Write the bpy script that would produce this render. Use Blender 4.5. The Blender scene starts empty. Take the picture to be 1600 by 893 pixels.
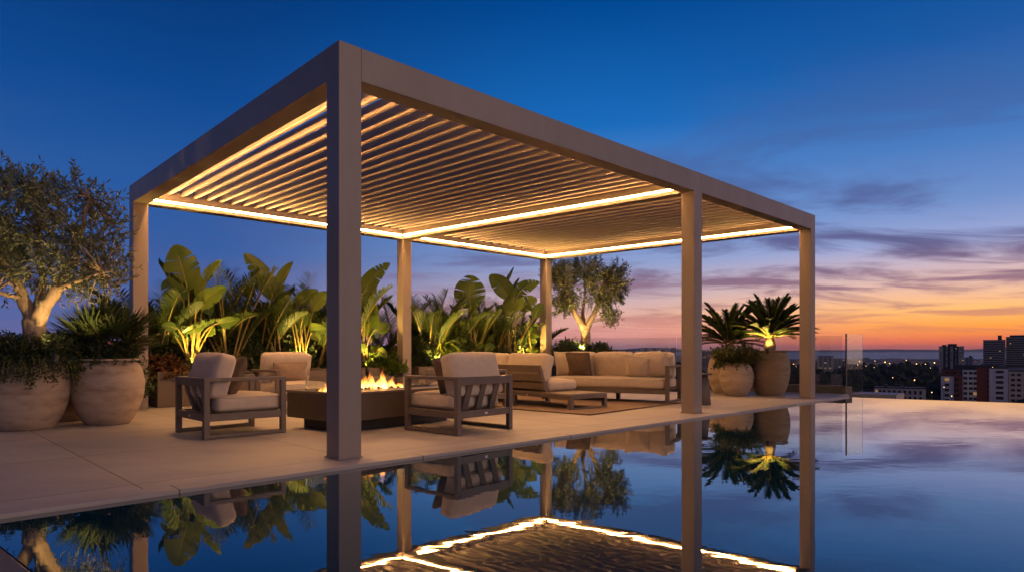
import bpy, bmesh, math, random
from mathutils import Vector, Matrix, noise
R = random.Random(7)
sc = bpy.context.scene
COL = sc.collection
rad = math.radians
HAZE = 2.6e-5
# ------------------------------------------------------------------ survey of the place (metres, deck at z = 0)
FPX, HORX, HORY, EYE = 1008.0, 800.0, 547.0, 0.8355
def gp(px, py, z=0.0):
    d = (EYE - z) * FPX / (py - HORY)
    return Vector(((px - HORX) / FPX * d, d, z))
def at(px, py, d):
    return Vector(((px - HORX) / FPX * d, d, EYE - (py - HORY) / FPX * d))
def V3(p, z=0.0): return Vector((p[0], p[1], z))
# ------------------------------------------------------------------ scene objects
def link(o): COL.objects.link(o); return o
def tag(o, label=None, cat=None, group=None, kind=None):
    if label: o['label'] = label
    if cat: o['category'] = cat
    if group: o['group'] = group
    if kind: o['kind'] = kind
    return o
def thing(name, label, cat, loc=(0, 0, 0), rz=0.0, group=None):
    o = bpy.data.objects.new(name, None); link(o)
    o.location = loc; o.rotation_euler = (0, 0, rz); o.empty_display_size = .1
    return tag(o, label, cat, group)
def copy_tree(o, parent=None):
    c = o.copy(); COL.objects.link(c); c.parent = parent
    for ch in list(o.children): copy_tree(ch, c)
    return c
class MB:
    def __init__(s): s.v = []; s.f = []
    def add(s, vs, fs):
        n = len(s.v); s.v += [tuple(v) for v in vs]; s.f += [tuple(i + n for i in f) for f in fs]
    def box(s, lo, hi):
        x0, y0, z0 = lo; x1, y1, z1 = hi
        s.add([(x0,y0,z0),(x1,y0,z0),(x1,y1,z0),(x0,y1,z0),(x0,y0,z1),(x1,y0,z1),(x1,y1,z1),(x0,y1,z1)],
              [(3,2,1,0),(4,5,6,7),(0,1,5,4),(1,2,6,5),(2,3,7,6),(3,0,4,7)])
    def prism(s, foot, z0, z1):
        n = len(foot)
        s.add([(p[0], p[1], z0) for p in foot] + [(p[0], p[1], z1) for p in foot],
              [tuple(range(n))[::-1], tuple(range(n, 2*n))] + [(i, (i+1) % n, n+(i+1) % n, n+i) for i in range(n)])
    def sweep(s, sections):                     # closed cross-sections (equal length lists of points)
        n = len(sections[0]); m = len(sections); vs = [p for sec in sections for p in sec]
        fs = [(k*n+i, k*n+(i+1) % n, (k+1)*n+(i+1) % n, (k+1)*n+i) for k in range(m-1) for i in range(n)]
        fs += [tuple(range(n))[::-1], tuple((m-1)*n+i for i in range(n))]
        s.add(vs, fs)
    def tube(s, pts, rads, n=7):
        pts = [Vector(p) for p in pts]; secs = []
        up = Vector((0.31, .2, .93))
        for i, p in enumerate(pts):
            d = (pts[min(i+1, len(pts)-1)] - pts[max(i-1, 0)])
            d = d.normalized() if d.length > 1e-9 else Vector((0, 0, 1))
            a = d.cross(up)
            if a.length < 1e-3: a = d.cross(Vector((1, 0, 0)))
            a.normalize(); b = d.cross(a)
            r = rads[i] if isinstance(rads, (list, tuple)) else rads
            secs.append([p + (a*math.cos(t) + b*math.sin(t))*r for t in [2*math.pi*k/n for k in range(n)]])
        s.sweep(secs)
    def lathe(s, prof, n=40, wob=0.0, seed=0):
        vs = []; fs = []
        for k, (r, z) in enumerate(prof):
            for i in range(n):
                t = 2*math.pi*i/n
                rr = r*(1 + wob*noise.noise(Vector((math.cos(t)*1.3+seed, math.sin(t)*1.3, z*3))))
                vs.append((rr*math.cos(t), rr*math.sin(t), z))
        for k in range(len(prof)-1):
            for i in range(n): fs.append((k*n+i, k*n+(i+1) % n, (k+1)*n+(i+1) % n, (k+1)*n+i))
        s.add(vs, fs)
    def build(s, name, mat, parent=None, smooth=False, bevel=0.0, seg=2):
        me = bpy.data.meshes.new(name); me.from_pydata(s.v, [], s.f); me.update()
        o = bpy.data.objects.new(name, me); link(o); me.materials.append(mat)
        if smooth:
            for p in me.polygons: p.use_smooth = True
        if bevel:
            m = o.modifiers.new('bevel', 'BEVEL'); m.width = bevel; m.segments = seg; m.limit_method = 'ANGLE'; m.angle_limit = rad(40)
            m.harden_normals = False
        if parent: o.parent = parent
        return o
# ------------------------------------------------------------------ materials
def srgb(r, g, b):
    f = lambda c: c/255/12.92 if c/255 <= .04045 else ((c/255+.055)/1.055)**2.4
    return (f(r), f(g), f(b), 1)
class NT:
    def __init__(s, m): s.n = m.node_tree.nodes; s.l = m.node_tree.links
    def add(s, t, **kw):
        n = s.n.new(t)
        for k, v in kw.items():
            if k in n.inputs.keys(): n.inputs[k].default_value = v
            else: setattr(n, k, v)
        return n
    def lk(s, a, b): s.l.new(a, b)
def base_mat(name):
    m = bpy.data.materials.new(name); m.use_nodes = True
    return m, NT(m), m.node_tree.nodes['Principled BSDF']
def mat(name, c1, c2=None, scale=8.0, rough=.6, bump=0.0, bscale=None, metal=0.0, detail=5.0, stretch=None, spec=.5, dist=.02, trans=0.0, c3=None, s3=1.2):
    m, t, b = base_mat(name)
    c2 = c2 or c1
    tc = t.add('ShaderNodeTexCoord'); mp = t.add('ShaderNodeMapping')
    if stretch: mp.inputs['Scale'].default_value = stretch
    t.lk(tc.outputs['Object'], mp.inputs['Vector'])
    nz = t.add('ShaderNodeTexNoise', Scale=scale, Detail=detail, Roughness=.6)
    t.lk(mp.outputs[0], nz.inputs['Vector'])
    cr = t.add('ShaderNodeValToRGB'); cr.color_ramp.elements[0].position = .3; cr.color_ramp.elements[1].position = .72
    cr.color_ramp.elements[0].color = (*c1[:3], 1); cr.color_ramp.elements[1].color = (*c2[:3], 1)
    t.lk(nz.outputs['Fac'], cr.inputs['Fac']); out = cr.outputs['Color']
    if c3:
        n3 = t.add('ShaderNodeTexNoise', Scale=s3, Detail=6.0, Roughness=.65); t.lk(mp.outputs[0], n3.inputs['Vector'])
        r3 = t.add('ShaderNodeMapRange'); r3.inputs[1].default_value = .48; r3.inputs[2].default_value = .75; t.lk(n3.outputs['Fac'], r3.inputs[0])
        mx = t.add('ShaderNodeMix', data_type='RGBA'); t.lk(r3.outputs[0], mx.inputs['Factor'])
        t.lk(out, mx.inputs[6]); mx.inputs[7].default_value = (*c3[:3], 1); out = mx.outputs[2]
    t.lk(out, b.inputs['Base Color'])
    b.inputs['Roughness'].default_value = rough; b.inputs['Metallic'].default_value = metal
    b.inputs['Specular IOR Level'].default_value = spec
    if bump:
        n2 = t.add('ShaderNodeTexNoise', Scale=bscale or scale*6, Detail=4.0); t.lk(mp.outputs[0], n2.inputs['Vector'])
        bp = t.add('ShaderNodeBump', Strength=bump, Distance=dist); t.lk(n2.outputs['Fac'], bp.inputs['Height']); t.lk(bp.outputs[0], b.inputs['Normal'])
    return m
def leaf_mat(name, c1, c2, scale=3.0, rough=.45, tr=.35, tint=(1.25, 1.1, .5)):
    m, t, b = base_mat(name)
    tc = t.add('ShaderNodeTexCoord'); nz = t.add('ShaderNodeTexNoise', Scale=scale, Detail=3.0); t.lk(tc.outputs['Object'], nz.inputs['Vector'])
    cr = t.add('ShaderNodeValToRGB'); cr.color_ramp.elements[0].position = .35; cr.color_ramp.elements[1].position = .65
    cr.color_ramp.elements[0].color = (*c1, 1); cr.color_ramp.elements[1].color = (*c2, 1); t.lk(nz.outputs['Fac'], cr.inputs['Fac'])
    t.lk(cr.outputs[0], b.inputs['Base Color']); b.inputs['Roughness'].default_value = rough; b.inputs['Specular IOR Level'].default_value = .35
    ts = t.add('ShaderNodeBsdfTranslucent')
    mu = t.add('ShaderNodeMix', data_type='RGBA', blend_type='MULTIPLY'); mu.inputs['Factor'].default_value = 1
    t.lk(cr.outputs[0], mu.inputs[6]); mu.inputs[7].default_value = (*tint, 1); t.lk(mu.outputs[2], ts.inputs['Color'])
    mx = t.add('ShaderNodeMixShader'); mx.inputs[0].default_value = tr
    t.lk(b.outputs[0], mx.inputs[1]); t.lk(ts.outputs[0], mx.inputs[2])
    t.lk(mx.outputs[0], t.n['Material Output'].inputs['Surface'])
    return m
def emit_mat(name, col, strength):
    m, t, b = base_mat(name); t.n.remove(b)
    e = t.add('ShaderNodeEmission', Strength=strength); e.inputs['Color'].default_value = (*col, 1)
    t.lk(e.outputs[0], t.n['Material Output'].inputs['Surface']); return m

WARM = (1.0, .50, .17)
M = {}
M['alu'] = mat('taupe_powder_coat', (.27,.222,.19), (.335,.278,.237), scale=2.5, rough=.42, bump=.04, bscale=260, stretch=(1,1,.35))
M['blade'] = mat('louvre_coat', (.30,.25,.21), (.34,.285,.24), scale=3, rough=.45)
M['led'] = emit_mat('warm_led', (1.0,.48,.15), 172)
M['led_dim'] = emit_mat('warm_led_dimmed', (1.0,.48,.15), 42)
M['frame'] = mat('furniture_coat', (.125,.099,.082), (.155,.122,.10), scale=6, rough=.45, bump=.05, bscale=300)
M['fabric'] = mat('oat_fabric', (.50,.43,.355), (.58,.50,.415), scale=14, rough=.95, bump=.35, bscale=420, spec=.1, dist=.004)
M['fabric_dark'] = mat('brown_fabric', (.115,.082,.062), (.155,.112,.085), scale=16, rough=.95, bump=.35, bscale=420, spec=.1, dist=.004)
M['fabric_tan'] = mat('tan_fabric', (.27,.20,.15), (.33,.25,.185), scale=16, rough=.95, bump=.35, bscale=420, spec=.1, dist=.004)
M['pot'] = mat('weathered_clay', (.355,.285,.225), (.455,.37,.30), scale=3.5, rough=.85, bump=.25, bscale=38, c3=(.18,.125,.09), s3=2.6, stretch=(1,1,3.2), dist=.01)
M['pot_dark'] = mat('brown_clay', (.24,.18,.125), (.32,.245,.175), scale=4, rough=.85, bump=.25, bscale=38, c3=(.17,.12,.085), s3=2.2, stretch=(1,1,3.2), dist=.01)
M['trough'] = mat('planter_coat', (.13,.098,.075), (.16,.12,.092), scale=3, rough=.5, bump=.04, bscale=200)
M['soil'] = mat('soil', (.03,.02,.013), (.06,.04,.028), scale=30, rough=1, bump=.8, bscale=60)
M['wall'] = mat('olive_render', (.17,.15,.115), (.21,.185,.14), scale=2, rough=.9, bump=.2, bscale=50)
M['stone'] = mat('dark_basalt', (.10,.092,.10), (.15,.135,.14), scale=30, rough=.6, bump=.2, bscale=120)
M['fire_metal'] = mat('fire_table_bronze', (.085,.06,.045), (.115,.085,.065), scale=5, rough=.42, bump=.05, bscale=90)
M['black'] = mat('black_metal', (.012,.012,.012), (.02,.02,.02), rough=.5)
M['steel'] = mat('brushed_tag', (.6,.6,.6), (.7,.7,.7), rough=.3, metal=1.0)
M['rock'] = mat('lava_rock', (.05,.042,.038), (.11,.09,.08), scale=20, rough=.9, bump=.6)
M['rug'] = mat('woven_rug', (.25,.18,.13), (.33,.245,.18), scale=50, rough=1, bump=.7, bscale=260, spec=.05, dist=.006)
M['rug_edge'] = mat('rug_binding', (.085,.06,.045), (.11,.08,.06), scale=50, rough=1)
M['bark'] = mat('olive_bark', (.24,.185,.135), (.40,.31,.225), scale=9, rough=.95, bump=1.0, bscale=22, stretch=(1,1,.35), c3=(.12,.09,.065), s3=6, dist=.03)
M['olive'] = leaf_mat('olive_leaf', (.085,.108,.062), (.205,.235,.145), scale=9, tr=.2, rough=.5, tint=(1.1,1.1,.6))
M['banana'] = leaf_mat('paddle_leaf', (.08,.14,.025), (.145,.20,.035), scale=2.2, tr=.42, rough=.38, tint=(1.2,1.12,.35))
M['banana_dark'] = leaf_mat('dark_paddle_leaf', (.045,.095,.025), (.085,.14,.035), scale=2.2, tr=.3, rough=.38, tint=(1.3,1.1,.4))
M['stem'] = mat('leaf_stalk', (.20,.17,.05), (.30,.23,.07), scale=6, rough=.5)
M['palm'] = leaf_mat('palm_leaflet', (.042,.075,.022), (.085,.125,.036), scale=4, tr=.25, tint=(1.3,1.1,.45))
M['cycad'] = leaf_mat('cycad_leaflet', (.022,.048,.02), (.05,.085,.03), scale=4, tr=.2, tint=(1.4,1.15,.4))
M['fan'] = leaf_mat('fan_palm_leaf', (.035,.06,.022), (.075,.10,.04), scale=5, tr=.2)
M['herb'] = leaf_mat('trailing_leaf', (.022,.045,.02), (.05,.08,.035), scale=12, tr=.2)
M['shrub'] = leaf_mat('shrub_leaf', (.028,.05,.018), (.06,.09,.03), scale=6, tr=.25)
M['fern'] = leaf_mat('fern_leaf', (.05,.10,.02), (.10,.16,.03), scale=6, tr=.35)
M['pink'] = mat('pink_petal', (.65,.20,.28), (.75,.30,.36), rough=.7)
M['red_leaf'] = leaf_mat('red_leaf', (.10,.045,.022), (.15,.07,.03), scale=6, tr=.35)
M['cone_table'] = mat('side_table_bronze', (.075,.052,.038), (.10,.07,.052), scale=8, rough=.55, bump=.1, bscale=60)
M['lamp'] = emit_mat('uplight_lens', (1.0,.72,.26), 5)

# ------------------------------------------------------------------ pergola plan
SCL = 1.143
def P2(x, y): return Vector((x*SCL, y*SCL))
A0 = P2(-1.154, 4.30); D0 = P2(4.53, 9.78)
E0 = P2(-4.70, 8.00); G0 = P2(.687, 13.0)
U = (D0 - A0).normalized(); Vv = Vector((-U.y, U.x))
def along(a, b, px):                       # point of line a-b whose bearing is px
    k = (px - HORX)/FPX; d = b - a
    t = (k*a.y - a.x)/(d.x - k*d.y); return a + d*t
C0 = along(A0, D0, 1085); F0 = along(E0, G0, 629.4)
PW = .195; HT = 3.2; BB = 2.937
# ------------------------------------------------------------------ setting: deck, coping, pool, ground, sea, hills
POOL0 = gp(0, 801).xy - .1*U; PE = (gp(1273, 623.5).xy - gp(0, 801).xy).normalized()
POOL1 = gp(1328, 618).xy
IE = (gp(1600, 627).xy - POOL1).normalized()
LE = (gp(90, 893).xy - gp(0, 828).xy).normalized()
def tile_mat(name, c1, c2, tw, th, ang, off=(0, 0), joint=.006):
    m, t, b = base_mat(name)
    tc = t.add('ShaderNodeTexCoord'); mp = t.add('ShaderNodeMapping'); mp.inputs['Rotation'].default_value = (0, 0, -ang)
    mp.inputs['Location'].default_value = (off[0], off[1], 0)
    t.lk(tc.outputs['Object'], mp.inputs['Vector'])
    br = t.add('ShaderNodeTexBrick', Scale=1.0); br.offset = 0.0; br.inputs['Mortar Size'].default_value = joint; br.inputs['Brick Width'].default_value = tw; br.inputs['Row Height'].default_value = th
    br.inputs['Mortar Smooth'].default_value = .1; br.inputs['Bias'].default_value = 0
    br.inputs['Color1'].default_value = (.86,.86,.86,1); br.inputs['Color2'].default_value = (1.0,1.0,1.0,1); br.inputs['Mortar'].default_value = (.34,.32,.30,1)
    t.lk(mp.outputs[0], br.inputs['Vector'])
    nz = t.add('ShaderNodeTexNoise', Scale=1.4, Detail=8.0, Roughness=.65); mp2 = t.add('ShaderNodeMapping'); mp2.inputs['Rotation'].default_value = (0, 0, -ang); mp2.inputs['Scale'].default_value = (1, 2.2, 1)
    t.lk(tc.outputs['Object'], mp2.inputs['Vector']); t.lk(mp2.outputs[0], nz.inputs['Vector'])
    cr = t.add('ShaderNodeValToRGB'); cr.color_ramp.elements[0].position = .3; cr.color_ramp.elements[1].position = .7
    cr.color_ramp.elements[0].color = (*c1, 1); cr.color_ramp.elements[1].color = (*c2, 1); t.lk(nz.outputs['Fac'], cr.inputs[0])
    mu = t.add('ShaderNodeMix', data_type='RGBA', blend_type='MULTIPLY'); mu.inputs['Factor'].default_value = 1
    t.lk(cr.outputs[0], mu.inputs[6]); t.lk(br.outputs['Color'], mu.inputs[7]); t.lk(mu.outputs[2], b.inputs['Base Color'])
    n2 = t.add('ShaderNodeTexNoise', Scale=45.0, Detail=5.0); t.lk(tc.outputs['Object'], n2.inputs['Vector'])
    rr = t.add('ShaderNodeMapRange'); rr.inputs[3].default_value = .42; rr.inputs[4].default_value = .62; t.lk(nz.outputs['Fac'], rr.inputs[0]); t.lk(rr.outputs[0], b.inputs['Roughness'])
    ad = t.add('ShaderNodeMath', operation='MULTIPLY_ADD'); t.lk(br.outputs['Fac'], ad.inputs[0]); ad.inputs[1].default_value = -1.5; t.lk(n2.outputs['Fac'], ad.inputs[2])
    bp = t.add('ShaderNodeBump', Strength=.25, Distance=.006); t.lk(ad.outputs[0], bp.inputs['Height']); t.lk(bp.outputs[0], b.inputs['Normal'])
    return m
ANG = math.atan2(PE.y, PE.x)
M['deck'] = tile_mat('porcelain_deck', (.385,.35,.318), (.535,.49,.452), 1.5, 1.5, ANG, off=(.35, -.02))
M['coping'] = tile_mat('porcelain_coping', (.42,.38,.345), (.52,.475,.435), 1.8, 9.0, ANG, off=(.5, 3))
PN = Vector((-PE.y, PE.x))                         # inland normal of the pool edge
CW = .19
EN = Vector((-.86, .5)).normalized()               # the deck's far end, under the glass
DE0 = gp(1322, 614).xy                             # end corner of the deck
bk = lambda k: E0 + (G0 - E0).normalized()*k + Vector((-.68, .733))*1.75
end_back = DE0 + EN*9.0
deck_poly = [POOL0 + PN*CW - PE*6, POOL1 + PN*CW, DE0 + PE*.35 , end_back + PE*.35, bk(9.5), bk(-6)]
mb = MB(); mb.prism(deck_poly, -.3, 0); d = mb.build('deck', M['deck']); tag(d, kind='structure')
mb = MB(); mb.prism([POOL0 - PE*6, POOL1, POOL1 + PN*(CW-.004), POOL0 - PE*6 + PN*(CW-.004)], -.16, .002); d = mb.build('pool_coping', M['coping'], bevel=.006); tag(d, kind='structure')
SP = gp(0, 828).xy - LE*.5
LNrm = Vector((LE.y, -LE.x))
mb = MB(); q0 = POOL0 - PE*.03
mb.prism([q0 + LE*.0 - PE*.02, q0 - PE*4, q0 - PE*4 + LE*9, q0 - PE*.02 + LE*9], -.3, .012); d = mb.build('stone_surround', M['stone'], bevel=.01); tag(d, kind='structure')
# water
def water_mat():
    m, t, b = base_mat('pool_water')
    b.inputs['Base Color'].default_value = (.001, .036, .06, 1); b.inputs['Roughness'].default_value = .015
    b.inputs['IOR'].default_value = 1.5; b.inputs['Coat Weight'].default_value = .75; b.inputs['Coat IOR'].default_value = 1.33; b.inputs['Coat Roughness'].default_value = .015
    tc = t.add('ShaderNodeTexCoord'); mp = t.add('ShaderNodeMapping'); mp.inputs['Scale'].default_value = (1.0, 1.6, 1)
    t.lk(tc.outputs['Object'], mp.inputs['Vector'])
    n1 = t.add('ShaderNodeTexNoise', Scale=3.2, Detail=2.0, Distortion=.4); n2 = t.add('ShaderNodeTexNoise', Scale=11.0, Detail=2.0)
    t.lk(mp.outputs[0], n1.inputs['Vector']); t.lk(mp.outputs[0], n2.inputs['Vector'])
    ad = t.add('ShaderNodeMath', operation='MULTIPLY_ADD'); t.lk(n2.outputs['Fac'], ad.inputs[0]); ad.inputs[1].default_value = .13; t.lk(n1.outputs['Fac'], ad.inputs[2])
    bp = t.add('ShaderNodeBump', Strength=.0095, Distance=.05); t.lk(ad.outputs[0], bp.inputs['Height']); t.lk(bp.outputs[0], b.inputs['Normal']); t.lk(bp.outputs[0], b.inputs['Coat Normal'])
    return m
mb = MB(); WZ = -.022
mb.prism([POOL0 - PE*.02, POOL1, POOL1 + IE*14, POOL0 - PE*.02 + LE*14], WZ - .06, WZ); d = mb.build('pool_water', water_mat()); tag(d, kind='structure')
M['pool_tile'] = mat('dark_blue_tile', (.01,.03,.05), (.02,.05,.08), rough=.4)
mb = MB(); mb.prism([POOL0 - PE*.02, POOL1 - IE*.0, POOL1 + IE*14, POOL0 - PE*.02 + LE*14], -1.6, WZ - .064); d = mb.build('pool_basin', M['pool_tile']); tag(d, kind='structure')
# rooftop building mass under the terrace, city ground, sea, hills
GZ = -46.0
mb = MB(); mb.prism([POOL0 - PE*6 , POOL1 - PE*.1, DE0 - PE*.1, end_back, bk(9.5), bk(-6)], GZ, -.34); d = mb.build('roof_terrace_block', M['wall']); tag(d, kind='structure')
M['ground'] = mat('city_ground', (.022,.026,.02), (.045,.045,.038), scale=.01, rough=1)
mb = MB(); mb.add([(-9000,-600,GZ),(9000,-600,GZ),(9000,3300,GZ),(5200,3900,GZ),(1500,3500,GZ),(-2000,4000,GZ),(-9000,3600,GZ)], [(0,1,2,3,4,5,6)])
d = mb.build('ground', M['ground']); tag(d, kind='structure')
m, t, b = base_mat('sea'); b.inputs['Base Color'].default_value = (.02,.035,.06,1); b.inputs['Roughness'].default_value = .38
M['sea'] = m
mb = MB(); mb.add([(-30000,-900,GZ-3),(30000,-900,GZ-3),(30000,24000,GZ-3),(-30000,24000,GZ-3)], [(0,1,2,3)]); d = mb.build('sea', M['sea']); tag(d, kind='structure')
M['hill'] = mat('far_hills', (.03,.04,.04), (.05,.055,.055), scale=.0005, rough=1)
mb = MB(); pts = []; n = 160
for i in range(n+1):
    x = -28000 + 56000*i/n
    h = 45 + 110*max(0, noise.fractal(Vector((x/5500.0, 3.3, 0)), 1, 2, 4) + .35) * (1.15 if x > 4000 else .8)
    pts.append((x, h))
vs = []; fs = []
for x, h in pts:
    vs += [(x, 21500, GZ-4), (x, 22300, GZ + h*1.1), (x, 23800, GZ-4)]
for i in range(n): fs += [(3*i, 3*i+3, 3*i+4, 3*i+1), (3*i+1, 3*i+4, 3*i+5, 3*i+2)]
mb.add(vs, fs); d = mb.build('hills', M['hill'], smooth=True); tag(d, kind='structure')

# ------------------------------------------------------------------ pergola
perg = thing('pergola', 'large taupe aluminium pergola with louvred roof and warm light strips over the seating', 'pergola', V3(A0))
LOC = Vector((A0.x, A0.y, 0))
def rel(p): return (p[0]-A0.x, p[1]-A0.y)
def pb(name, foot, z0, z1, m=None, bevel=.004):
    mb = MB(); mb.prism([rel(p) for p in foot], z0, z1); return mb.build(name, m or M['alu'], perg, bevel=bevel)
def sq(p): return [p, p + U*PW, p + U*PW + Vv*PW, p + Vv*PW]
for p in (A0, C0, D0): pb('post', sq(p), 0, HT)
for p in (E0, F0, G0): pb('post', sq(p), 0, HT - .003)
pb('beam', [A0 + U*PW, C0, C0 + Vv*PW, A0 + U*PW + Vv*PW], BB, HT - .002)
pb('beam', [C0 + U*PW, D0, D0 + Vv*PW, C0 + U*PW + Vv*PW], BB, HT - .002)
pb('beam', [A0 + Vv*PW, A0 + Vv*PW + U*PW, E0 + U*PW, E0], BB, HT - .002)
pb('beam', [C0 + Vv*PW, C0 + Vv*PW + U*PW, F0 + U*PW, F0], BB, HT - .004)
pb('beam', [D0 + Vv*PW, D0 + Vv*PW + U*PW, G0 + U*PW, G0], BB, HT - .002)
pb('beam', [E0 + U*PW, F0, F0 + Vv*PW, E0 + U*PW + Vv*PW], BB, HT - .002)
pb('beam', [F0 + U*PW, G0, G0 + Vv*PW, F0 + U*PW + Vv*PW], BB, HT - .002)
# base plates, thin cover plate at each post foot
for p in (A0, C0, D0, E0, F0, G0):
    q = [p - (U + Vv)*.012, p + U*(PW+.012) - Vv*.012, p + (U + Vv)*(PW+.012), p + Vv*(PW+.012) - U*.012]
    pb('foot_plate', q, .0025, .012, bevel=.002)
BAYS = [[A0 + (U+Vv)*PW, C0 + Vv*PW, F0, E0 + U*PW], [C0 + (U+Vv)*PW, D0 + Vv*PW, G0, F0 + U*PW]]
LEDZ = 3.000
def led(p, q, inward, inset=.10, m='led'):
    d = (q - p).normalized(); p = p + d*inset; q = q - d*inset
    P_ = lambda o, a, z: (*rel(o + inward*a), LEDZ + z)
    hs_ = lambda o: [P_(o, .001, .020), P_(o, .024, .018), P_(o, .006, -.017), P_(o, .001, -.019)]
    ls_ = lambda o: [P_(o, .0210, .011), P_(o, .0240, .010), P_(o, .0130, -.011), P_(o, .0100, -.010)]
    mb = MB(); mb.sweep([hs_(p), hs_(q)]); mb.build('led_channel', M['alu'], perg)
    mb = MB(); mb.sweep([ls_(p), ls_(q)]); return mb.build('led_strip', M[m], perg)
BL = []
for bi, (a, b, c, dd) in enumerate(BAYS):
    for p, q in ((a, b), (b, c), (c, dd), (dd, a)):
        e = (q - p).normalized(); inward = Vector((-e.y, e.x))
        led(p, q, inward, .04, 'led_dim' if p is a or (bi == 1 and p is dd) else 'led')  # far bay's dim strip on the middle beam is added to brighten its louvres
    N = 24 if bi == 0 else 17
    mb = MB()
    pf = (b - a).length/N; pk = (c - dd).length/N
    prof = [(-.012,.118),(.010,.118),(.019,.046),(.019,.012),(.014,.003),(.004,0),(-.014,0),(-.023,.004),(-.027,.014),(-.026,.034),(-.018,.041),(-.004,.046)]
    for i in range(N):
        tt = (i + .5)/N; p = a.lerp(b, tt); q = dd.lerp(c, tt); ax = (q - p).normalized(); cr = Vector((ax.y, -ax.x))
        p = p + ax*.012; q = q - ax*.012
        s1 = [(*rel(p + cr*s), 3.100 + z) for s, z in prof]; s2 = [(*rel(q + cr*s), 3.100 + z) for s, z in prof]
        mb.sweep([s1, s2])
    mb.build('louvre_slats', M['blade'], perg)

# ------------------------------------------------------------------ cushions
def cushion_mesh(name, sx, sy, sz, mat_, parent, r=.05, puff=.03, n=14, wr=.008, seed=0, pinch=0.0):
    bm = bmesh.new(); bmesh.ops.create_cube(bm, size=2.0); bmesh.ops.subdivide_edges(bm, edges=bm.edges[:], cuts=n, use_grid_fill=True)
    hx, hy, hz = sx/2, sy/2, sz/2; r = min(r, hx*.95, hy*.95, hz*.95)
    for v in bm.verts:
        c = v.co.copy()
        e = Vector((c.x*hx, c.y*hy, c.z*hz))
        core = Vector((max(-hx+r, min(hx-r, e.x)), max(-hy+r, min(hy-r, e.y)), max(-hz+r, min(hz-r, e.z))))
        dlt = e - core
        p = core + (dlt.normalized()*r if dlt.length > 1e-9 else Vector())
        fx, fy, fz = 1-c.x*c.x, 1-c.y*c.y, 1-c.z*c.z
        p.z += math.copysign(1, c.z)*puff*max(0, fx)**.7*max(0, fy)**.7*abs(c.z)
        p.y += math.copysign(1, c.y)*puff*.5*max(0, fx)**.7*max(0, fz)**.7*abs(c.y)
        p.x += math.copysign(1, c.x)*puff*.35*max(0, fy)**.7*max(0, fz)**.7*abs(c.x)
        if pinch:
            k = 1 - pinch*(1-abs(c.x)**2)*abs(c.y)**3; p.y *= k
            k = 1 - pinch*(1-abs(c.y)**2)*abs(c.x)**3; p.x *= k
            edge = max(abs(c.x), abs(c.y)); p.z *= 1 - .72*edge**3
        nv = noise.noise(Vector((p.x*7, p.y*11, p.z*9)) + Vector((seed, 0, 0)))*wr + noise.noise(p*22 + Vector((seed*3, 5, 0)))*wr*.45
        p += p.normalized()*nv
        v.co = p
    me = bpy.data.meshes.new(name); bm.to_mesh(me); bm.free(); me.materials.append(mat_)
    for f in me.polygons: f.use_smooth = True
    o = bpy.data.objects.new(name, me); link(o)
    if parent: o.parent = parent
    # welt seam
    return o
def piping(name, sx, sy, z, r, mat_, parent):
    mb = MB(); pts = []; cr = .05
    for cx, cy, a0 in ((sx/2-cr, sy/2-cr, 0), (-sx/2+cr, sy/2-cr, 90), (-sx/2+cr, -sy/2+cr, 180), (sx/2-cr, -sy/2+cr, 270)):
        for k in range(5):
            a = rad(a0 + 22.5*k); pts.append((cx + cr*math.cos(a), cy + cr*math.sin(a), z))
    pts.append(pts[0]); mb.tube(pts, r, 6); return mb.build(name, mat_, parent, smooth=True)

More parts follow.
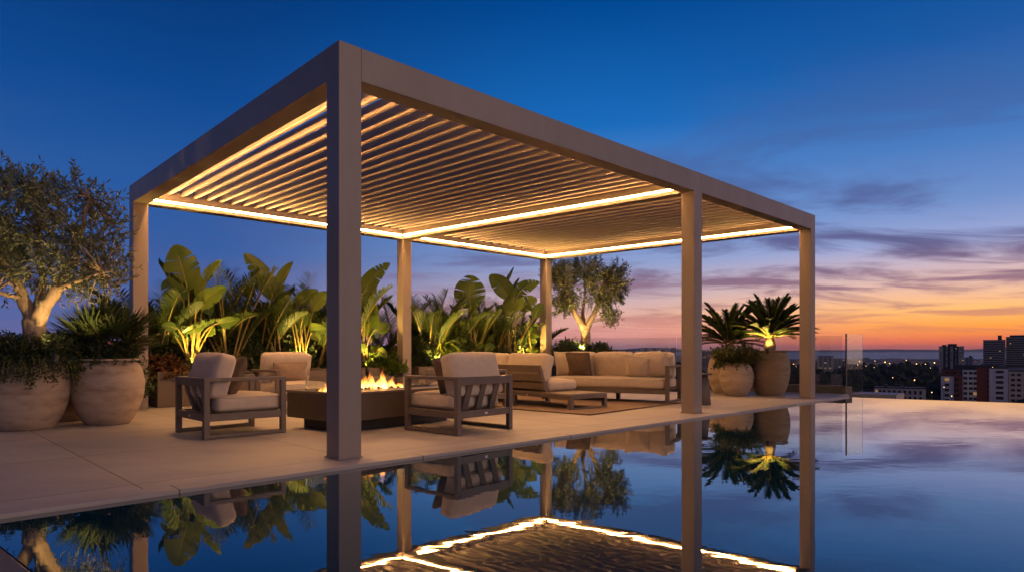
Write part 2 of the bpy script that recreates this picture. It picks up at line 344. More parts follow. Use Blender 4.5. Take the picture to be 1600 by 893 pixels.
# ------------------------------------------------------------------ armchair: sitter faces +y
def make_armchair(label):
    root = thing('armchair', label, 'armchair', group='lounge armchairs round the fire table')
    w, dp, ah, t = .41, .40, .575, .052
    fr = M['frame']
    for s in (-1, 1):
        x0, x1 = sorted((s*w, s*(w - t)))
        mb = MB()
        mb.box((x0, -dp, 0), (x1, -dp+t, ah-.034)); mb.box((x0, dp-t, 0), (x1, dp, ah-.034))
        mb.box((x0, -dp+t, .004), (x1, dp-t, .040))
        mb.box((min(x0, s*w-.0), -dp, ah-.034), (max(x1, s*w), dp, ah))
        sf = mb.build('side_frame', fr, root, bevel=.004)
    mb = MB(); mb.box((-w+t, -dp+.006, ah-.085), (w-t, -dp+t-.004, ah-.002)); mb.build('back_rail', fr, root, bevel=.004)
    mb = MB(); z0, z1 = .165, .235
    mb.box((-w+t, dp-t+.006, z0), (w-t, dp-.006, z1)); mb.box((-w+t, -dp+.006, z0), (w-t, -dp+t-.006, z1))
    for s in (-1, 1):
        x0, x1 = sorted((s*(w-.006), s*(w-t+.006))); mb.box((x0, -dp+t, z0), (x1, dp-t, z1))
    for k in range(5):
        y = -.26 + k*.13; mb.box((-w+t-.004, y-.03, z1-.03), (w-t+.004, y+.03, z1-.012))
    mb.build('seat_frame', fr, root, bevel=.004)
    for k in (-1, 0, 1):                                            # slanted back slats
        mb = MB(); x = k*.20; h = .040
        mb.sweep([[(x-h, -dp+.052, ah-.086), (x+h, -dp+.052, ah-.086), (x+h, -dp+.030, ah-.086), (x-h, -dp+.030, ah-.086)],
                  [(x-h, -dp+.135, z1-.004), (x+h, -dp+.135, z1-.004), (x+h, -dp+.113, z1-.004), (x-h, -dp+.113, z1-.004)]])
        mb.build('back_slat', fr, root, bevel=.003)
    mb = MB(); mb.box((-.018, -dp+.001, .190), (.018, -dp+.005, .210)); mb.build('maker_tag', M['steel'], root)
    sc_ = cushion_mesh('seat_cushion', .70, .645, .155, M['fabric'], root, r=.045, puff=.022, seed=R.random()*9)
    sc_.location = (0, .062, .315); piping('piping', .69, .635, .062, .006, M['fabric'], sc_)
    bc = cushion_mesh('back_cushion', .70, .44, .175, M['fabric'], root, r=.042, puff=.022, seed=R.random()*9)
    bc.location = (0, -.200, .582); bc.rotation_euler = (rad(90-16), 0, 0)
    return root
def place(o, p, face):                      # p: ground point of the centre, face: direction the sitter faces
    o.location = (p[0], p[1], .002); o.rotation_euler = (0, 0, math.atan2(face[1], face[0]) - math.pi/2)
def place_by(o, near, side_dir, face):      # rear corner given
    pass
ch = make_armchair('taupe armchair nearest the big pots, its side to the pool')
f1 = Vector((.71, .70)).normalized(); r1 = Vector((f1.y, -f1.x))
def from_rear_right(corner, f, w=.41, dp=.40):   # corner = rear corner on the sitter's right
    r = Vector((f.y, -f.x)); return corner + f*dp - r*w
place(ch, from_rear_right(gp(319, 687).xy, f1), f1); CH1 = ch
f3 = Vector((-.755, .655)).normalized()
ch3 = copy_tree(ch); ch3['label'] = 'taupe armchair with its slatted back turned to the pool, right of the fire'
rr3 = Vector((f3.y, -f3.x)); place(ch3, gp(715, 681).xy + f3*.40 + rr3*.41, f3)
f2 = Vector((.70, -.71)).normalized(); r2 = Vector((f2.y, -f2.x))
ch2 = copy_tree(ch); ch2['label'] = 'taupe armchair facing the camera behind the fire table, tan lumbar pillow on it'
place(ch2, gp(437, 645).xy - f2*.37 - r2*.35, f2)
f4 = Vector((-.66, -.75)).normalized(); r4 = Vector((f4.y, -f4.x))
ch4 = copy_tree(ch); ch4['label'] = 'taupe armchair mostly hidden behind the slat-backed one, at the far end of the fire table'
place(ch4, Vector((-1.17, 9.0)) - f4*.385 - r4*.375 + Vector((0, .0)), f4)

def pillow(label, p, face, size=(.42, .42), th=.15, m='fabric_dark', tilt=18, roll=0.0, z=.395, name='throw_pillow', seed=1):
    root = cushion_mesh(name, size[0], size[1], th, M[m], None, r=.018, puff=.035, n=14, wr=.006, seed=seed, pinch=.09)
    tag(root, label, 'pillow')
    a = math.atan2(face[1], face[0]) - math.pi/2
    root.rotation_euler = (rad(90 - tilt), rad(roll), a)
    root.rotation_mode = 'XYZ'
    root.location = (p[0], p[1], z + size[1]/2*math.cos(rad(tilt))); return root
def local_pt(o, x, y):
    c, s = math.cos(o.rotation_euler.z), math.sin(o.rotation_euler.z)
    return Vector((o.location.x + c*x - s*y, o.location.y + s*x + c*y))
pillow('dark brown square pillow leaning in the armchair by the big pots', local_pt(CH1, .05, -.02), f1, (.42,.40), .15, 'fabric_dark', 20, seed=2)
pillow('tan lumbar pillow on the armchair facing the camera', local_pt(ch2, .04, .0), f2, (.50,.30), .14, 'fabric_tan', 20, seed=3)
pillow('dark brown square pillow in the slat-backed armchair', local_pt(ch3, -.14, -.01), f3, (.38,.38), .13, 'fabric_dark', 20, seed=4)
pillow('tan square pillow on the armchair hidden behind the slat-backed one', local_pt(ch4, .02, -.02), f4, (.40,.38), .14, 'fabric_tan', 20, seed=5)

# ------------------------------------------------------------------ long sofa facing the camera
sofa = thing('sofa', 'long oat coloured three cushion sofa facing the camera in front of the glass balustrade', 'sofa')
SL, SD = 1.09, .42
fL = Vector((-.47, -.88)).normalized()
def sofa_frame(root, L, D, ah=.60):
    t = .06; fr = M['frame']
    for s in (-1, 1):
        x0, x1 = sorted((s*L, s*(L-t))); mb = MB()
        mb.box((x0, -D, 0), (x1, -D+t, ah-.036)); mb.box((x0, D-t, 0), (x1, D, ah-.036)); mb.box((x0, -D+t, .004), (x1, D-t, .04))
        mb.box((x0, -D, ah-.036), (x1, D, ah)); mb.build('side_frame', fr, root, bevel=.004)
    mb = MB(); z0, z1 = .15, .225
    mb.box((-L+t, D-t+.004, z0), (L-t, D-.008, z1)); mb.box((-L+t, -D+.008, z0), (L-t, -D+t-.006, z1))
    for k in range(7):
        y = -D+.12 + k*(2*D-.24)/6; mb.box((-L+t-.003, y-.035, z1-.03), (L-t+.003, y+.035, z1-.012))
    mb.build('seat_frame', fr, root, bevel=.004)
    mb = MB(); mb.box((-.03, -D+.02, 0), (.03, -D+.08, z0)); mb.build('leg', M['black'], root, bevel=.003)
    mb = MB(); mb.box((-L+t, -D+.006, ah-.1), (L-t, -D+t-.012, ah-.004)); mb.build('back_rail', fr, root, bevel=.004)
    for k in range(7):
        x = -L + .2 + k*(2*L-.4)/6; mb = MB(); h = .04
        mb.sweep([[(x-h,-D+.05,ah-.1),(x+h,-D+.05,ah-.1),(x+h,-D+.028,ah-.1),(x-h,-D+.028,ah-.1)],[(x-h,-D+.19,z1),(x+h,-D+.19,z1),(x+h,-D+.168,z1),(x-h,-D+.168,z1)]])
        mb.build('back_slat', fr, root, bevel=.003)
sofa_frame(sofa, SL, SD)
o = cushion_mesh('seat_cushion', 2*SL-.13, .76, .165, M['fabric'], sofa, r=.05, puff=.018, n=22, seed=11); o.location = (0, .045, .308)
piping('piping', 2*SL-.15, .75, .066, .006, M['fabric'], o)
for k in (-1, 0, 1):
    o = cushion_mesh('back_cushion', .68, .43, .17, M['fabric'], sofa, r=.04, puff=.03, seed=12+k, wr=.007); o.location = (k*.684, -.19, .585); o.rotation_euler = (rad(90-15), 0, 0)
rL = Vector((fL.y, -fL.x))                    # sitter's right hand side points image-left
place(sofa, gp(1045, 631).xy - fL*SD + rL*SL, fL)
for (x, y, m, lab, sz, rl, tl) in ((.80,.02,'fabric','oat square pillow beside the brown one at the olive tree end of the long sofa',.44,0,16),
                           (.54,.10,'fabric_dark','dark brown square pillow on the long sofa',.44,0,20),
                           (-.50,.13,'fabric','oat pillow tilted on the long sofa, inner one of the pair by the post',.42,-8,30),
                           (-.80,.06,'fabric','oat pillow leaning on the sofa arm beside the middle post',.43,9,24)):
    pillow(lab, local_pt(sofa, x, y), fL, (sz, sz), .15, m, tl, rl, z=.39, seed=x*7)

# ------------------------------------------------------------------ modular sofa with platform end, back towards the fire table
fM = Vector((.775, .632)).normalized(); rM = Vector((fM.y, -fM.x))
ms = thing('platform_sofa', 'modular sofa seen from behind with open slatted platform end nearest the pool', 'sofa')
ML, MD = 1.25, .37
mb = MB(); z0, z1 = .155, .205
mb.box((-ML, MD-.05, z0), (ML, MD, z1)); mb.box((-ML, -MD, z0), (ML, -MD+.05, z1))
for s in (-1, 1):
    x0, x1 = sorted((s*ML, s*(ML-.05))); mb.box((x0, -MD+.05, z0), (x1, MD-.05, z1))
mb.build('base_frame', M['frame'], ms, bevel=.003)
mb = MB()
for k in range(6):
    y0 = -MD + .004 + k*(2*MD-.008)/6; mb.box((-ML+.002, y0+.003, z1+.001), (ML-.002, y0+(2*MD-.008)/6-.003, z1+.022))
mb.build('platform_slats', mat('platform_boards', (.20,.155,.12), (.25,.195,.155), scale=6, rough=.5, stretch=(.3,3,1)), ms, bevel=.002)
for x in (ML, -ML+.06, .02):
    mb = MB()
    mb.box((x-.06, -MD, 0), (x, -MD+.055, z0)); mb.box((x-.06, MD-.055, 0), (x, MD, z0)); mb.box((x-.06, -MD+.055, .003), (x, MD-.055, .032))
    mb.build('leg_frame', M['frame'], ms, bevel=.003)
bx1 = ML - .60
for x in (bx1-.05, -.35, -ML+.0):
    mb = MB(); mb.sweep([[(x, -MD+.08, z1+.02), (x+.05, -MD+.08, z1+.02), (x+.05, -MD+.13, z1+.02), (x, -MD+.13, z1+.02)], [(x, -MD-.06, .62), (x+.05, -MD-.06, .62), (x+.05, -MD-.02, .62), (x, -MD-.02, .62)]]); mb.build('back_upright', M['frame'], ms, bevel=.003)

for z, h in ((.515, .105), (.385, .105), (.255, .10)):
    k = lambda zz: -MD + .08 - .14*(zz-.225)/.395
    mb = MB(); mb.sweep([[(-ML, k(z)-.018, z), (-ML, k(z)-.002, z), (-ML, k(z+h)-.002, z+h), (-ML, k(z+h)-.018, z+h)], [(bx1, k(z)-.018, z), (bx1, k(z)-.002, z), (bx1, k(z+h)-.002, z+h), (bx1, k(z+h)-.018, z+h)]])
    mb.build('back_board', M['frame'], ms, bevel=.003)
for k, (xa, xb) in enumerate(((bx1-.92, bx1), (-ML, bx1-.93))):
    o = cushion_mesh('seat_cushion', xb-xa, .62, .165, M['fabric'], ms, r=.06, puff=.02, seed=20+k); o.location = ((xa+xb)/2, .06, z1+.105)
    o = cushion_mesh('back_cushion', xb-xa-.01, .42, .17, M['fabric'], ms, r=.042, puff=.02, seed=25+k); o.location = ((xa+xb)/2, -.235, .575); o.rotation_euler = (rad(90-17), 0, 0)
mb = MB(); mb.box((.3, -MD-.004, .165), (.335, -MD-.001, .185)); mb.build('maker_tag', M['steel'], ms)
pm = gp(892, 641).xy + fM*MD - rM*ML
place(ms, pm, fM)

# ------------------------------------------------------------------ fire table
e1 = Vector((.63, .777)).normalized(); e2 = Vector((-e1.y, e1.x))
FC = Vector((-1.71, 6.42)); FLn, FWd = 1.75, .95
ft = thing('fire_table', 'long low bronze fire table burning between the armchairs', 'fire table', V3(FC + e1*FLn/2 + e2*FWd/2, .002), math.atan2(e1.y, e1.x))
hx, hy = FLn/2, FWd/2
mb = MB(); mb.box((-hx+.13, -hy+.12, 0), (hx-.13, hy-.12, .115)); mb.build('plinth', M['black'], ft, bevel=.004)
mb = MB(); mb.box((-hx, -hy, .116), (hx, hy, .385)); mb.build('body', M['fire_metal'], ft, bevel=.006)
bxh, byh = .78, .13
mb = MB()                                                 # top with burner opening
mb.box((-hx-.008, -hy-.008, .386), (hx+.008, -byh, .408)); mb.box((-hx-.008, byh, .386), (hx+.008, hy+.008, .408))
mb.box((-hx-.008, -byh, .386), (-bxh, byh, .408)); mb.box((bxh, -byh, .386), (hx+.008, byh, .408)); mb.build('table_top', mat('fire_table_top', (.13,.095,.07), (.17,.125,.095), scale=4, rough=.35), ft)
mb = MB(); mb.box((-bxh+.002, -byh+.002, .3865), (bxh-.002, byh-.002, .392)); bd = mb.build('burner_tray', M['black'], ft)
mb = MB()
for k in range(170):
    r = R.uniform(.012, .03); c = Vector((R.uniform(-bxh+.03, bxh-.03), R.uniform(-byh+.03, byh-.03), .394 + r*.5))
    bm = bmesh.new(); bmesh.ops.create_icosphere(bm, subdivisions=1, radius=r)
    vs = [c + v.co*R.uniform(.75, 1.2) for v in bm.verts]; fs = [[v.index for v in f.verts] for f in bm.faces]; bm.free(); mb.add(vs, fs)
mb.build('lava_rocks', M['rock'], bd)['kind'] = 'stuff'
mg, tg, bg = base_mat('clear_glass'); bg.inputs['Base Color'].default_value = (.93,.96,.95,1); bg.inputs['Roughness'].default_value = 0; bg.inputs['Transmission Weight'].default_value = 1; bg.inputs['IOR'].default_value = 1.45
M['glass'] = mg
for lo, hi in (((-bxh-.05, -byh-.06, .409), (bxh+.05, -byh-.052, .56)), ((-bxh-.05, byh+.052, .409), (bxh+.05, byh+.06, .56)), ((-bxh-.05, -byh-.051, .409), (-bxh-.042, byh+.051, .56)), ((bxh+.042, -byh-.051, .409), (bxh+.05, byh+.051, .56))):
    mb = MB(); mb.box(lo, hi); mb.build('glass_guard', M['glass'], ft)
def flame_mat():
    m, t, b = base_mat('fire'); t.n.remove(b)
    tc = t.add('ShaderNodeTexCoord'); sp = t.add('ShaderNodeSeparateXYZ'); t.lk(tc.outputs['Generated'], sp.inputs[0])
    nz = t.add('ShaderNodeTexNoise', Scale=26.0, Detail=3.0, Distortion=1.0); mp = t.add('ShaderNodeMapping'); mp.inputs['Scale'].default_value = (1, 1, .35); t.lk(tc.outputs['Object'], mp.inputs[0]); t.lk(mp.outputs[0], nz.inputs['Vector'])
    cr = t.add('ShaderNodeValToRGB'); e = cr.color_ramp.elements
    e[0].position = 0; e[0].color = (1, .62, .2, 1); e[1].position = 1; e[1].color = (1, .16, .01, 1); k = cr.color_ramp.elements.new(.5); k.color = (1, .38, .06, 1)
    t.lk(sp.outputs['Z'], cr.inputs[0])
    em = t.add('ShaderNodeEmission'); t.lk(cr.outputs[0], em.inputs['Color'])
    st = t.add('ShaderNodeMapRange'); st.inputs[3].default_value = 7; st.inputs[4].default_value = 1.5; t.lk(sp.outputs['Z'], st.inputs[0]); t.lk(st.outputs[0], em.inputs['Strength'])
    tr = t.add('ShaderNodeBsdfTransparent')
    ad = t.add('ShaderNodeMath', operation='ADD'); t.lk(nz.outputs['Fac'], ad.inputs[0]); mm = t.add('ShaderNodeMath', operation='MULTIPLY'); t.lk(sp.outputs['Z'], mm.inputs[0]); mm.inputs[1].default_value = .55; t.lk(mm.outputs[0], ad.inputs[1])
    mr = t.add('ShaderNodeMapRange'); mr.inputs[1].default_value = .5; mr.inputs[2].default_value = .98; mr.inputs[3].default_value = .42; mr.inputs[4].default_value = .97; t.lk(ad.outputs[0], mr.inputs[0])
    mx = t.add('ShaderNodeMixShader'); t.lk(mr.outputs[0], mx.inputs[0]); t.lk(em.outputs[0], mx.inputs[1]); t.lk(tr.outputs[0], mx.inputs[2])
    t.lk(mx.outputs[0], t.n['Material Output'].inputs['Surface']); return m
FM = flame_mat()
spots = [(-.74,.10,.036),(-.70,.14,.034),(-.64,.09,.040),(-.57,.13,.040),(-.49,.16,.036),(-.41,.12,.046),(-.34,.17,.036),(-.27,.21,.042),(-.21,.15,.046),(-.14,.18,.044),(-.08,.25,.044),(-.02,.22,.050),(.03,.29,.036),(.08,.19,.046),(.14,.13,.042),(.19,.17,.034),(.25,.10,.036),(.33,.07,.034)]
spots += [(-.75 + .066*k + R.uniform(-.02,.02), R.uniform(.045,.075), R.uniform(.042,.06)) for k in range(17)]
spots += [(R.uniform(-.72,.36), R.uniform(.04,.09), R.uniform(.03,.05)) for k in range(14)]
spots = [(x, h*.84, r) for x, h, r in spots]
for x, h, r in spots:
    mb = MB(); y = R.uniform(-.06, .06); lean = R.uniform(-.03, .06); ph = R.uniform(0, 6); pts = []; rs = []
    for i in range(13):
        s = i/12; pts.append((x + lean*s*s + .022*math.sin(ph + s*5)*s, y + .018*math.sin(ph*2 + s*5)*s, .398 + h*s)); rs.append(1.25*r*(.6 + 1.1*s - .4*s*s)*(1-s)**1.05*(1 + .22*math.sin(ph*3 + s*13)) + .001)
    mb.tube(pts, rs, 9); mb.build('flame', FM, ft, smooth=True)

# ------------------------------------------------------------------ rug, side table
rn = gp(921.5, 648.5).xy; ra = (gp(800.6, 639).xy - rn).normalized(); rb = Vector((-ra.y, ra.x)); rb = rb if rb.dot(gp(1062, 631).xy - rn) > 0 else -rb
rug = thing('rug', 'flat tan woven rug with dark bound edge under the two sofas', 'rug', V3(rn))
o2 = lambda s, t: tuple((ra*s + rb*t))
mb = MB(); mb.prism([o2(.03,.03), o2(2.9,.03), o2(2.9,2.57), o2(.03,2.57)], .004, .012); mb.build('weave', M['rug'], rug)
mb = MB()
for a_, b_, c_, d_ in ((0,0,2.93,.03),(0,2.57,2.93,2.6),(0,.03,.03,2.57),(2.9,.03,2.93,2.57)): mb.prism([o2(a_,b_), o2(c_,b_), o2(c_,d_), o2(a_,d_)], .004, .014)
mb.build('bound_edge', M['rug_edge'], rug)
st = thing('side_table', 'dark cone shaped side table behind the middle post beside the long sofa', 'table', tuple(gp(1091, 631)))
mb = MB(); mb.lathe([(0,0),(.185,0),(.19,.01),(.145,.46),(0,.46)], 36); mb.build('base', M['cone_table'], st, smooth=True)
mb = MB(); mb.lathe([(0,.462),(.20,.462),(.205,.468),(.205,.482),(.2,.488),(0,.488)], 36); mb.build('table_top', M['cone_table'], st)

# ------------------------------------------------------------------ back wall, parapet, glass
gd = (G0 - E0).normalized(); gn = Vector((-gd.y, gd.x))
w0 = E0 - gd*6 + gn*1.25; w1 = E0 + gd*(G0-E0).length + gd*1.2 + gn*1.25
bw = thing('parapet_wall', 'low olive grey rendered wall behind the planters at the back of the terrace', 'wall', V3(w0))
rw = lambda p: (p.x - w0.x, p.y - w0.y)
mb = MB(); mb.prism([rw(w0), rw(w1), rw(w1 + gn*.2), rw(w0 + gn*.2)], .002, .90); mb.build('wall_body', M['wall'], bw)
mb = MB(); mb.prism([rw(w0 - gn*.02), rw(w1 - gn*.02), rw(w1 + gn*.22), rw(w0 + gn*.22)], .901, .945); mb.build('wall_cap', M['trough'], bw, bevel=.005)
g0 = DE0 + EN*.05; g1 = DE0 + EN*8.3; gN = Vector((EN.y, -EN.x)); gN = gN if gN.y > 0 else -gN
kb = thing('glass_balustrade', 'clear glass balustrade on a low plinth along the far end of the deck', 'balustrade', V3(g0))
rk = lambda p: (p.x - g0.x, p.y - g0.y)
M['glass_t'] = mg2 = bpy.data.materials.new('balustrade_glass'); mg2.use_nodes = True
bb = mg2.node_tree.nodes['Principled BSDF']; bb.inputs['Base Color'].default_value = (.80,.83,.80,1); bb.inputs['Roughness'].default_value = 0; bb.inputs['Transmission Weight'].default_value = 1; bb.inputs['IOR'].default_value = 1.5
mb = MB(); mb.prism([rk(g0), rk(g1), rk(g1 + gN*.22), rk(g0 + gN*.22)], .002, .15); mb.build('plinth', M['wall'], kb, bevel=.006)
for k in range(5):
    s = k*1.66
    p, q = g0 + EN*(s + (.0 if k else .02)) + gN*.1, g0 + EN*(s + 1.64) + gN*.1
    mb = MB(); mb.prism([rk(p), rk(q), rk(q + gN*.014), rk(p + gN*.014)], .1505, 1.13); pn = mb.build('glass_panel', M['glass_t'], kb)
# return panel over the infinity edge
gr = DE0 + gN*.05
M['glass_edge'] = mat('glass_edge', (.05,.06,.06), (.06,.07,.07), rough=.3)
rp_ = thing('end_glass_panel', 'single upright glass panel with dark edge at the corner of the infinity edge', 'glass panel', V3(gr))
rd = Vector((.93, .36)).normalized(); rn2 = Vector((-rd.y, rd.x))
q4 = lambda a, b, c, d_: [tuple(rd*a + rn2*b), tuple(rd*c + rn2*b), tuple(rd*c + rn2*d_), tuple(rd*a + rn2*d_)]
mb = MB(); mb.prism(q4(.02, 0, .44, .014), .0, 1.16); mb.build('pane', M['glass_t'], rp_)
mb = MB(); mb.prism(q4(-.004, -.003, .019, .018), .0, 1.165); mb.build('edge_strip', M['glass_edge'], rp_)
mb = MB(); mb.prism(q4(-.10, -.07, .08, .09), .003, .14); mb.build('clamp_block', M['wall'], rp_, bevel=.006)
# ledge beyond the infinity edge (catch basin lip) 
M['lip'] = mat('pale_lip', (.40,.36,.34), (.46,.42,.40), rough=.6)
mb = MB(); lp0 = POOL1 + gN*.0; mb.prism([DE0 + PE*.05, DE0 + PE*.05 + IE*.8 + PE*.10, DE0 + IE*.75 + PE*.9, DE0 + PE*.9], -.12, -.004); d = mb.build('pool_ledge', M['lip']); tag(d, kind='structure')

# ------------------------------------------------------------------ pots
def pot(label, p, h, rb, rm, rt, m='pot', seed=0, zb=.56, rim=.035):
    root = thing('clay_pot', label, 'pot', (p[0], p[1], .002), group='large clay garden pots')
    mb = MB(); prof = [(0, 0), (rb*.96, 0), (rb, .012)]
    for i in range(1, 15):
        s = i/15; z = h*s
        if s < zb: r = rb + (rm-rb)*math.sin(s/zb*math.pi/2)**.92
        else: r = rt + (rm-rt)*math.cos((s-zb)/(1-zb)*math.pi/2)**.8
        prof.append((r, z))
    prof += [(rt*.985, h-.03), (rt+rim*.6, h-.026), (rt+rim, h-.012), (rt+rim*.8, h), (rt+.0, h+.004), (rt-.03, h-.004), (rt-.035, h-.05)]
    mb.lathe(prof, 56, .012, seed); mb.build('vessel', M[m], root, smooth=True)
    mb = MB(); mb.lathe([(0, h-.045), (rt-.033, h-.05)], 40); mb.build('soil', M['soil'], root)
    return root
p1 = gp(41, 669).xy; p2 = gp(168, 661).xy; p3 = Vector((-5.35, 7.75))
pot('wide pale clay pot under the big olive tree', p1, .74, .25, .40, .34, seed=1, zb=.62)
pot('round bellied clay pot with a rolled rim holding the fan palm', p2, .74, .225, .375, .285, seed=5, zb=.60)
pot('shaded clay pot squeezed between the olive pot and the fan palm pot', p3, .80, .22, .36, .30, seed=8, zb=.62)
q1 = gp(1203, 616.5).xy; q2 = gp(1150.5, 617.5).xy; q3 = Vector((4.20, 12.75))
pot('largest brown clay pot holding the lit cycad', q1, .835, .235, .355, .29, 'pot_dark', seed=11, zb=.56)
pot('small pale clay pot in front of the two cycad pots', q2, .60, .175, .305, .22, seed=15, zb=.58, rim=.015)
pot('ochre clay pot half hidden behind the small pale one', q3, .72, .20, .32, .25, seed=18, zb=.58)
p4 = at(912, 540, 15.3).xy
pot('clay pot behind the long sofa under the far olive tree', p4, .80, .30, .48, .42, 'pot_dark', seed=21, zb=.6)
# troughs along the back
def trough(label, s0, s1, dpt=.62, h=.52):
    p = E0 + gd*s0 + gn*.06
    root = thing('planter_box', label, 'planter', V3(p, .002), math.atan2(gd.y, gd.x), group='planter boxes along the back of the terrace')
    L = s1 - s0; mb = MB(); t = .03
    mb.box((0,0,0),(L,t,h)); mb.box((0,dpt-t,0),(L,dpt,h)); mb.box((0,t,0),(t,dpt-t,h)); mb.box((L-t,t,0),(L,dpt-t,h)); mb.build('box_body', M['trough'], root, bevel=.004)
    mb = MB(); mb.box((t+.002, t+.002, .02), (L-t-.002, dpt-t-.002, h-.05)); mb.build('soil', M['soil'], root)
    return root
trough('planter box nearest the big pots, planted with the brightest lit paddle-leaf plant', .33, 2.05)
trough('planter box behind the armchair that faces the camera', 2.15, 3.75)
trough('planter box beside the back middle post, behind the fire', 3.82, 4.38)
trough('planter box right of the back middle post, with the fountain grass plant', 4.92, 6.7)
trough('planter box behind the platform sofa, nearest the far back corner post', 6.78, 8.1)

# ------------------------------------------------------------------ foliage tools
def ribbon(mb, p, d, L, w, droop, n=5, fold=.25, up=Vector((0, 0, 1)), tipw=.05):
    p = Vector(p); d = Vector(d).normalized(); vs = []
    side0 = d.cross(up); side0 = side0.normalized() if side0.length > 1e-3 else Vector((1, 0, 0))
    for i in range(n+1):
        s = i/n; ww = w*(math.sin(math.pi*min(1, .12 + .88*s))**.6 if s < .98 else tipw)*.5
        nrm = side0.cross(d).normalized()
        vs += [p - side0*ww + nrm*ww*fold, p, p + side0*ww + nrm*ww*fold]
        p = p + d*(L/n); d = (d + Vector((0, 0, -droop/n))).normalized()
    fs = []
    for i in range(n):
        a = 3*i; fs += [(a, a+1, a+4, a+3), (a+1, a+2, a+5, a+4)]
    mb.add(vs, fs)
def quadleaf(mb, p, d, L, w, n_):
    d = d.normalized(); s = d.cross(n_); s = s.normalized() if s.length > 1e-4 else Vector((1, 0, 0))
    mb.add([p, p + d*L*.45 - s*w*.5, p + d*L, p + d*L*.45 + s*w*.5], [(0, 1, 2, 3)])
def rv(r=1.0):
    while True:
        v = Vector((R.uniform(-1, 1), R.uniform(-1, 1), R.uniform(-1, 1)))
        if .05 < v.length < 1: return v.normalized()*r
def frond(mb, p, d, L, droop, nl, ll, lw, vee=.55, stem=.25, stem_mb=None, ldroop=.5, ang=.62):
    p = Vector(p); d = Vector(d).normalized(); n = 14; pts = [p.copy()]; ds = [d.copy()]
    for i in range(n):
        p = p + d*(L/n); d = (d + Vector((0, 0, -droop/n*(.4 + 1.2*i/n)))).normalized(); pts.append(p.copy()); ds.append(d.copy())
    (stem_mb or mb).tube(pts, [.011*(1 - .85*i/n)*max(.5, L) + .001 for i in range(n+1)], 4)
    for k in range(nl):
        s = stem + (1-stem)*(k+.5)/nl; i = min(n-1, int(s*n)); f = s*n - i
        q = pts[i].lerp(pts[i+1], f); dd = ds[i]
        sd = dd.cross(Vector((0, 0, 1))); sd = sd.normalized() if sd.length > 1e-3 else Vector((1, 0, 0)); nr = sd.cross(dd)
        prof = math.sin(math.pi*(.12 + .80*(k+.5)/nl))**.6
        for g in (-1, 1):
            ld = (sd*g*(1-ang*.6) + dd*ang + nr*vee*.6 + rv(.07)).normalized()
            ribbon(mb, q, ld, ll*prof*R.uniform(.9, 1.1), lw, ldroop, 3, .3, tipw=.15)
def paddle(root, base, b, tip, w, mat_, stem_mb, ctrl=None, fold=.35, splits=4, facing=None, bend=0.0, seed=0, r=.012):
    # base: where the stalk leaves the soil, b: blade base, tip: blade tip, w: full width
    rr = random.Random(seed); base, b, tip = Vector(base), Vector(b), Vector(tip); L = (tip - b).length
    c1 = ctrl if ctrl is not None else base.lerp(b, .5) + Vector((0, 0, (b-base).length*.10))
    pts = []
    for i in range(11):
        s = i/10; pts.append(base*(1-s)**2 + c1*2*s*(1-s) + b*s*s)
    dl = tip - b
    mid = []
    dirp = (pts[-1] - pts[-2]).normalized()
    nseg = 22
    cm = b + dirp*L*.5*(bend if bend else .35) + dl*.5*(1-(bend if bend else .35))
    for i in range(nseg+1):
        s = i/nseg; mid.append(b*(1-s)**2 + cm*2*s*(1-s) + tip*s*s)
    stem_mb.tube(pts + mid[2:-4:3], [r*(1.25 - .5*i/10) for i in range(11)] + [r*.62*(1-k/8) for k in range(len(mid[2:-4:3]))], 6)
    fac = Vector(facing if facing is not None else (rr.uniform(-.5, .5), -1, rr.uniform(-.2, .4))).normalized()
    mb = MB()
    for g in (-1, 1):
        cuts = sorted([rr.uniform(.15, .95) for _ in range(max(0, round(splits*.8 + rr.uniform(-.7, .7))))]); ed = [0.02] + cuts + [1.0]
        for a, c in zip(ed[:-1], ed[1:]):
            if c - a < .02: continue
            k = max(2, int((c-a)*nseg)); vs = []; tw = rr.uniform(-.16, .16); sag = rr.uniform(0, .25)
            for i in range(k+1):
                s = a + (c-a)*i/k; x = s*nseg; j = min(nseg-1, int(x)); m = mid[j].lerp(mid[j+1], x-j); d = (mid[j+1]-mid[j]).normalized()
                sd = d.cross(fac).normalized()*g; nn = fac - d*fac.dot(d); nn.normalize()
                wd = w*.5*(math.sin(math.pi*min(1, s**.72*.96 + .035)))**.62
                gap = .0
                if i == k and c < 1: gap = -.024*L
                if i == 0 and a > .03: gap = .006*L
                for u in (0, .34, .68, 1.0):
                    lift = fold*wd*u - (sag*wd*u*u) + tw*wd*u*((i/k)-.5)
                    fw = .26*wd*u + gap*u*u
                    vs.append(m + sd*wd*u*math.cos(fold*.9) + nn*lift + d*fw)
            fs = []
            for i in range(k):
                for u in range(3):
                    q = i*4 + u; fs.append((q, q+1, q+5, q+4) if g > 0 else (q, q+4, q+5, q+1))
            mb.add(vs, fs)
    return mb.build('leaf', mat_, root, smooth=True)

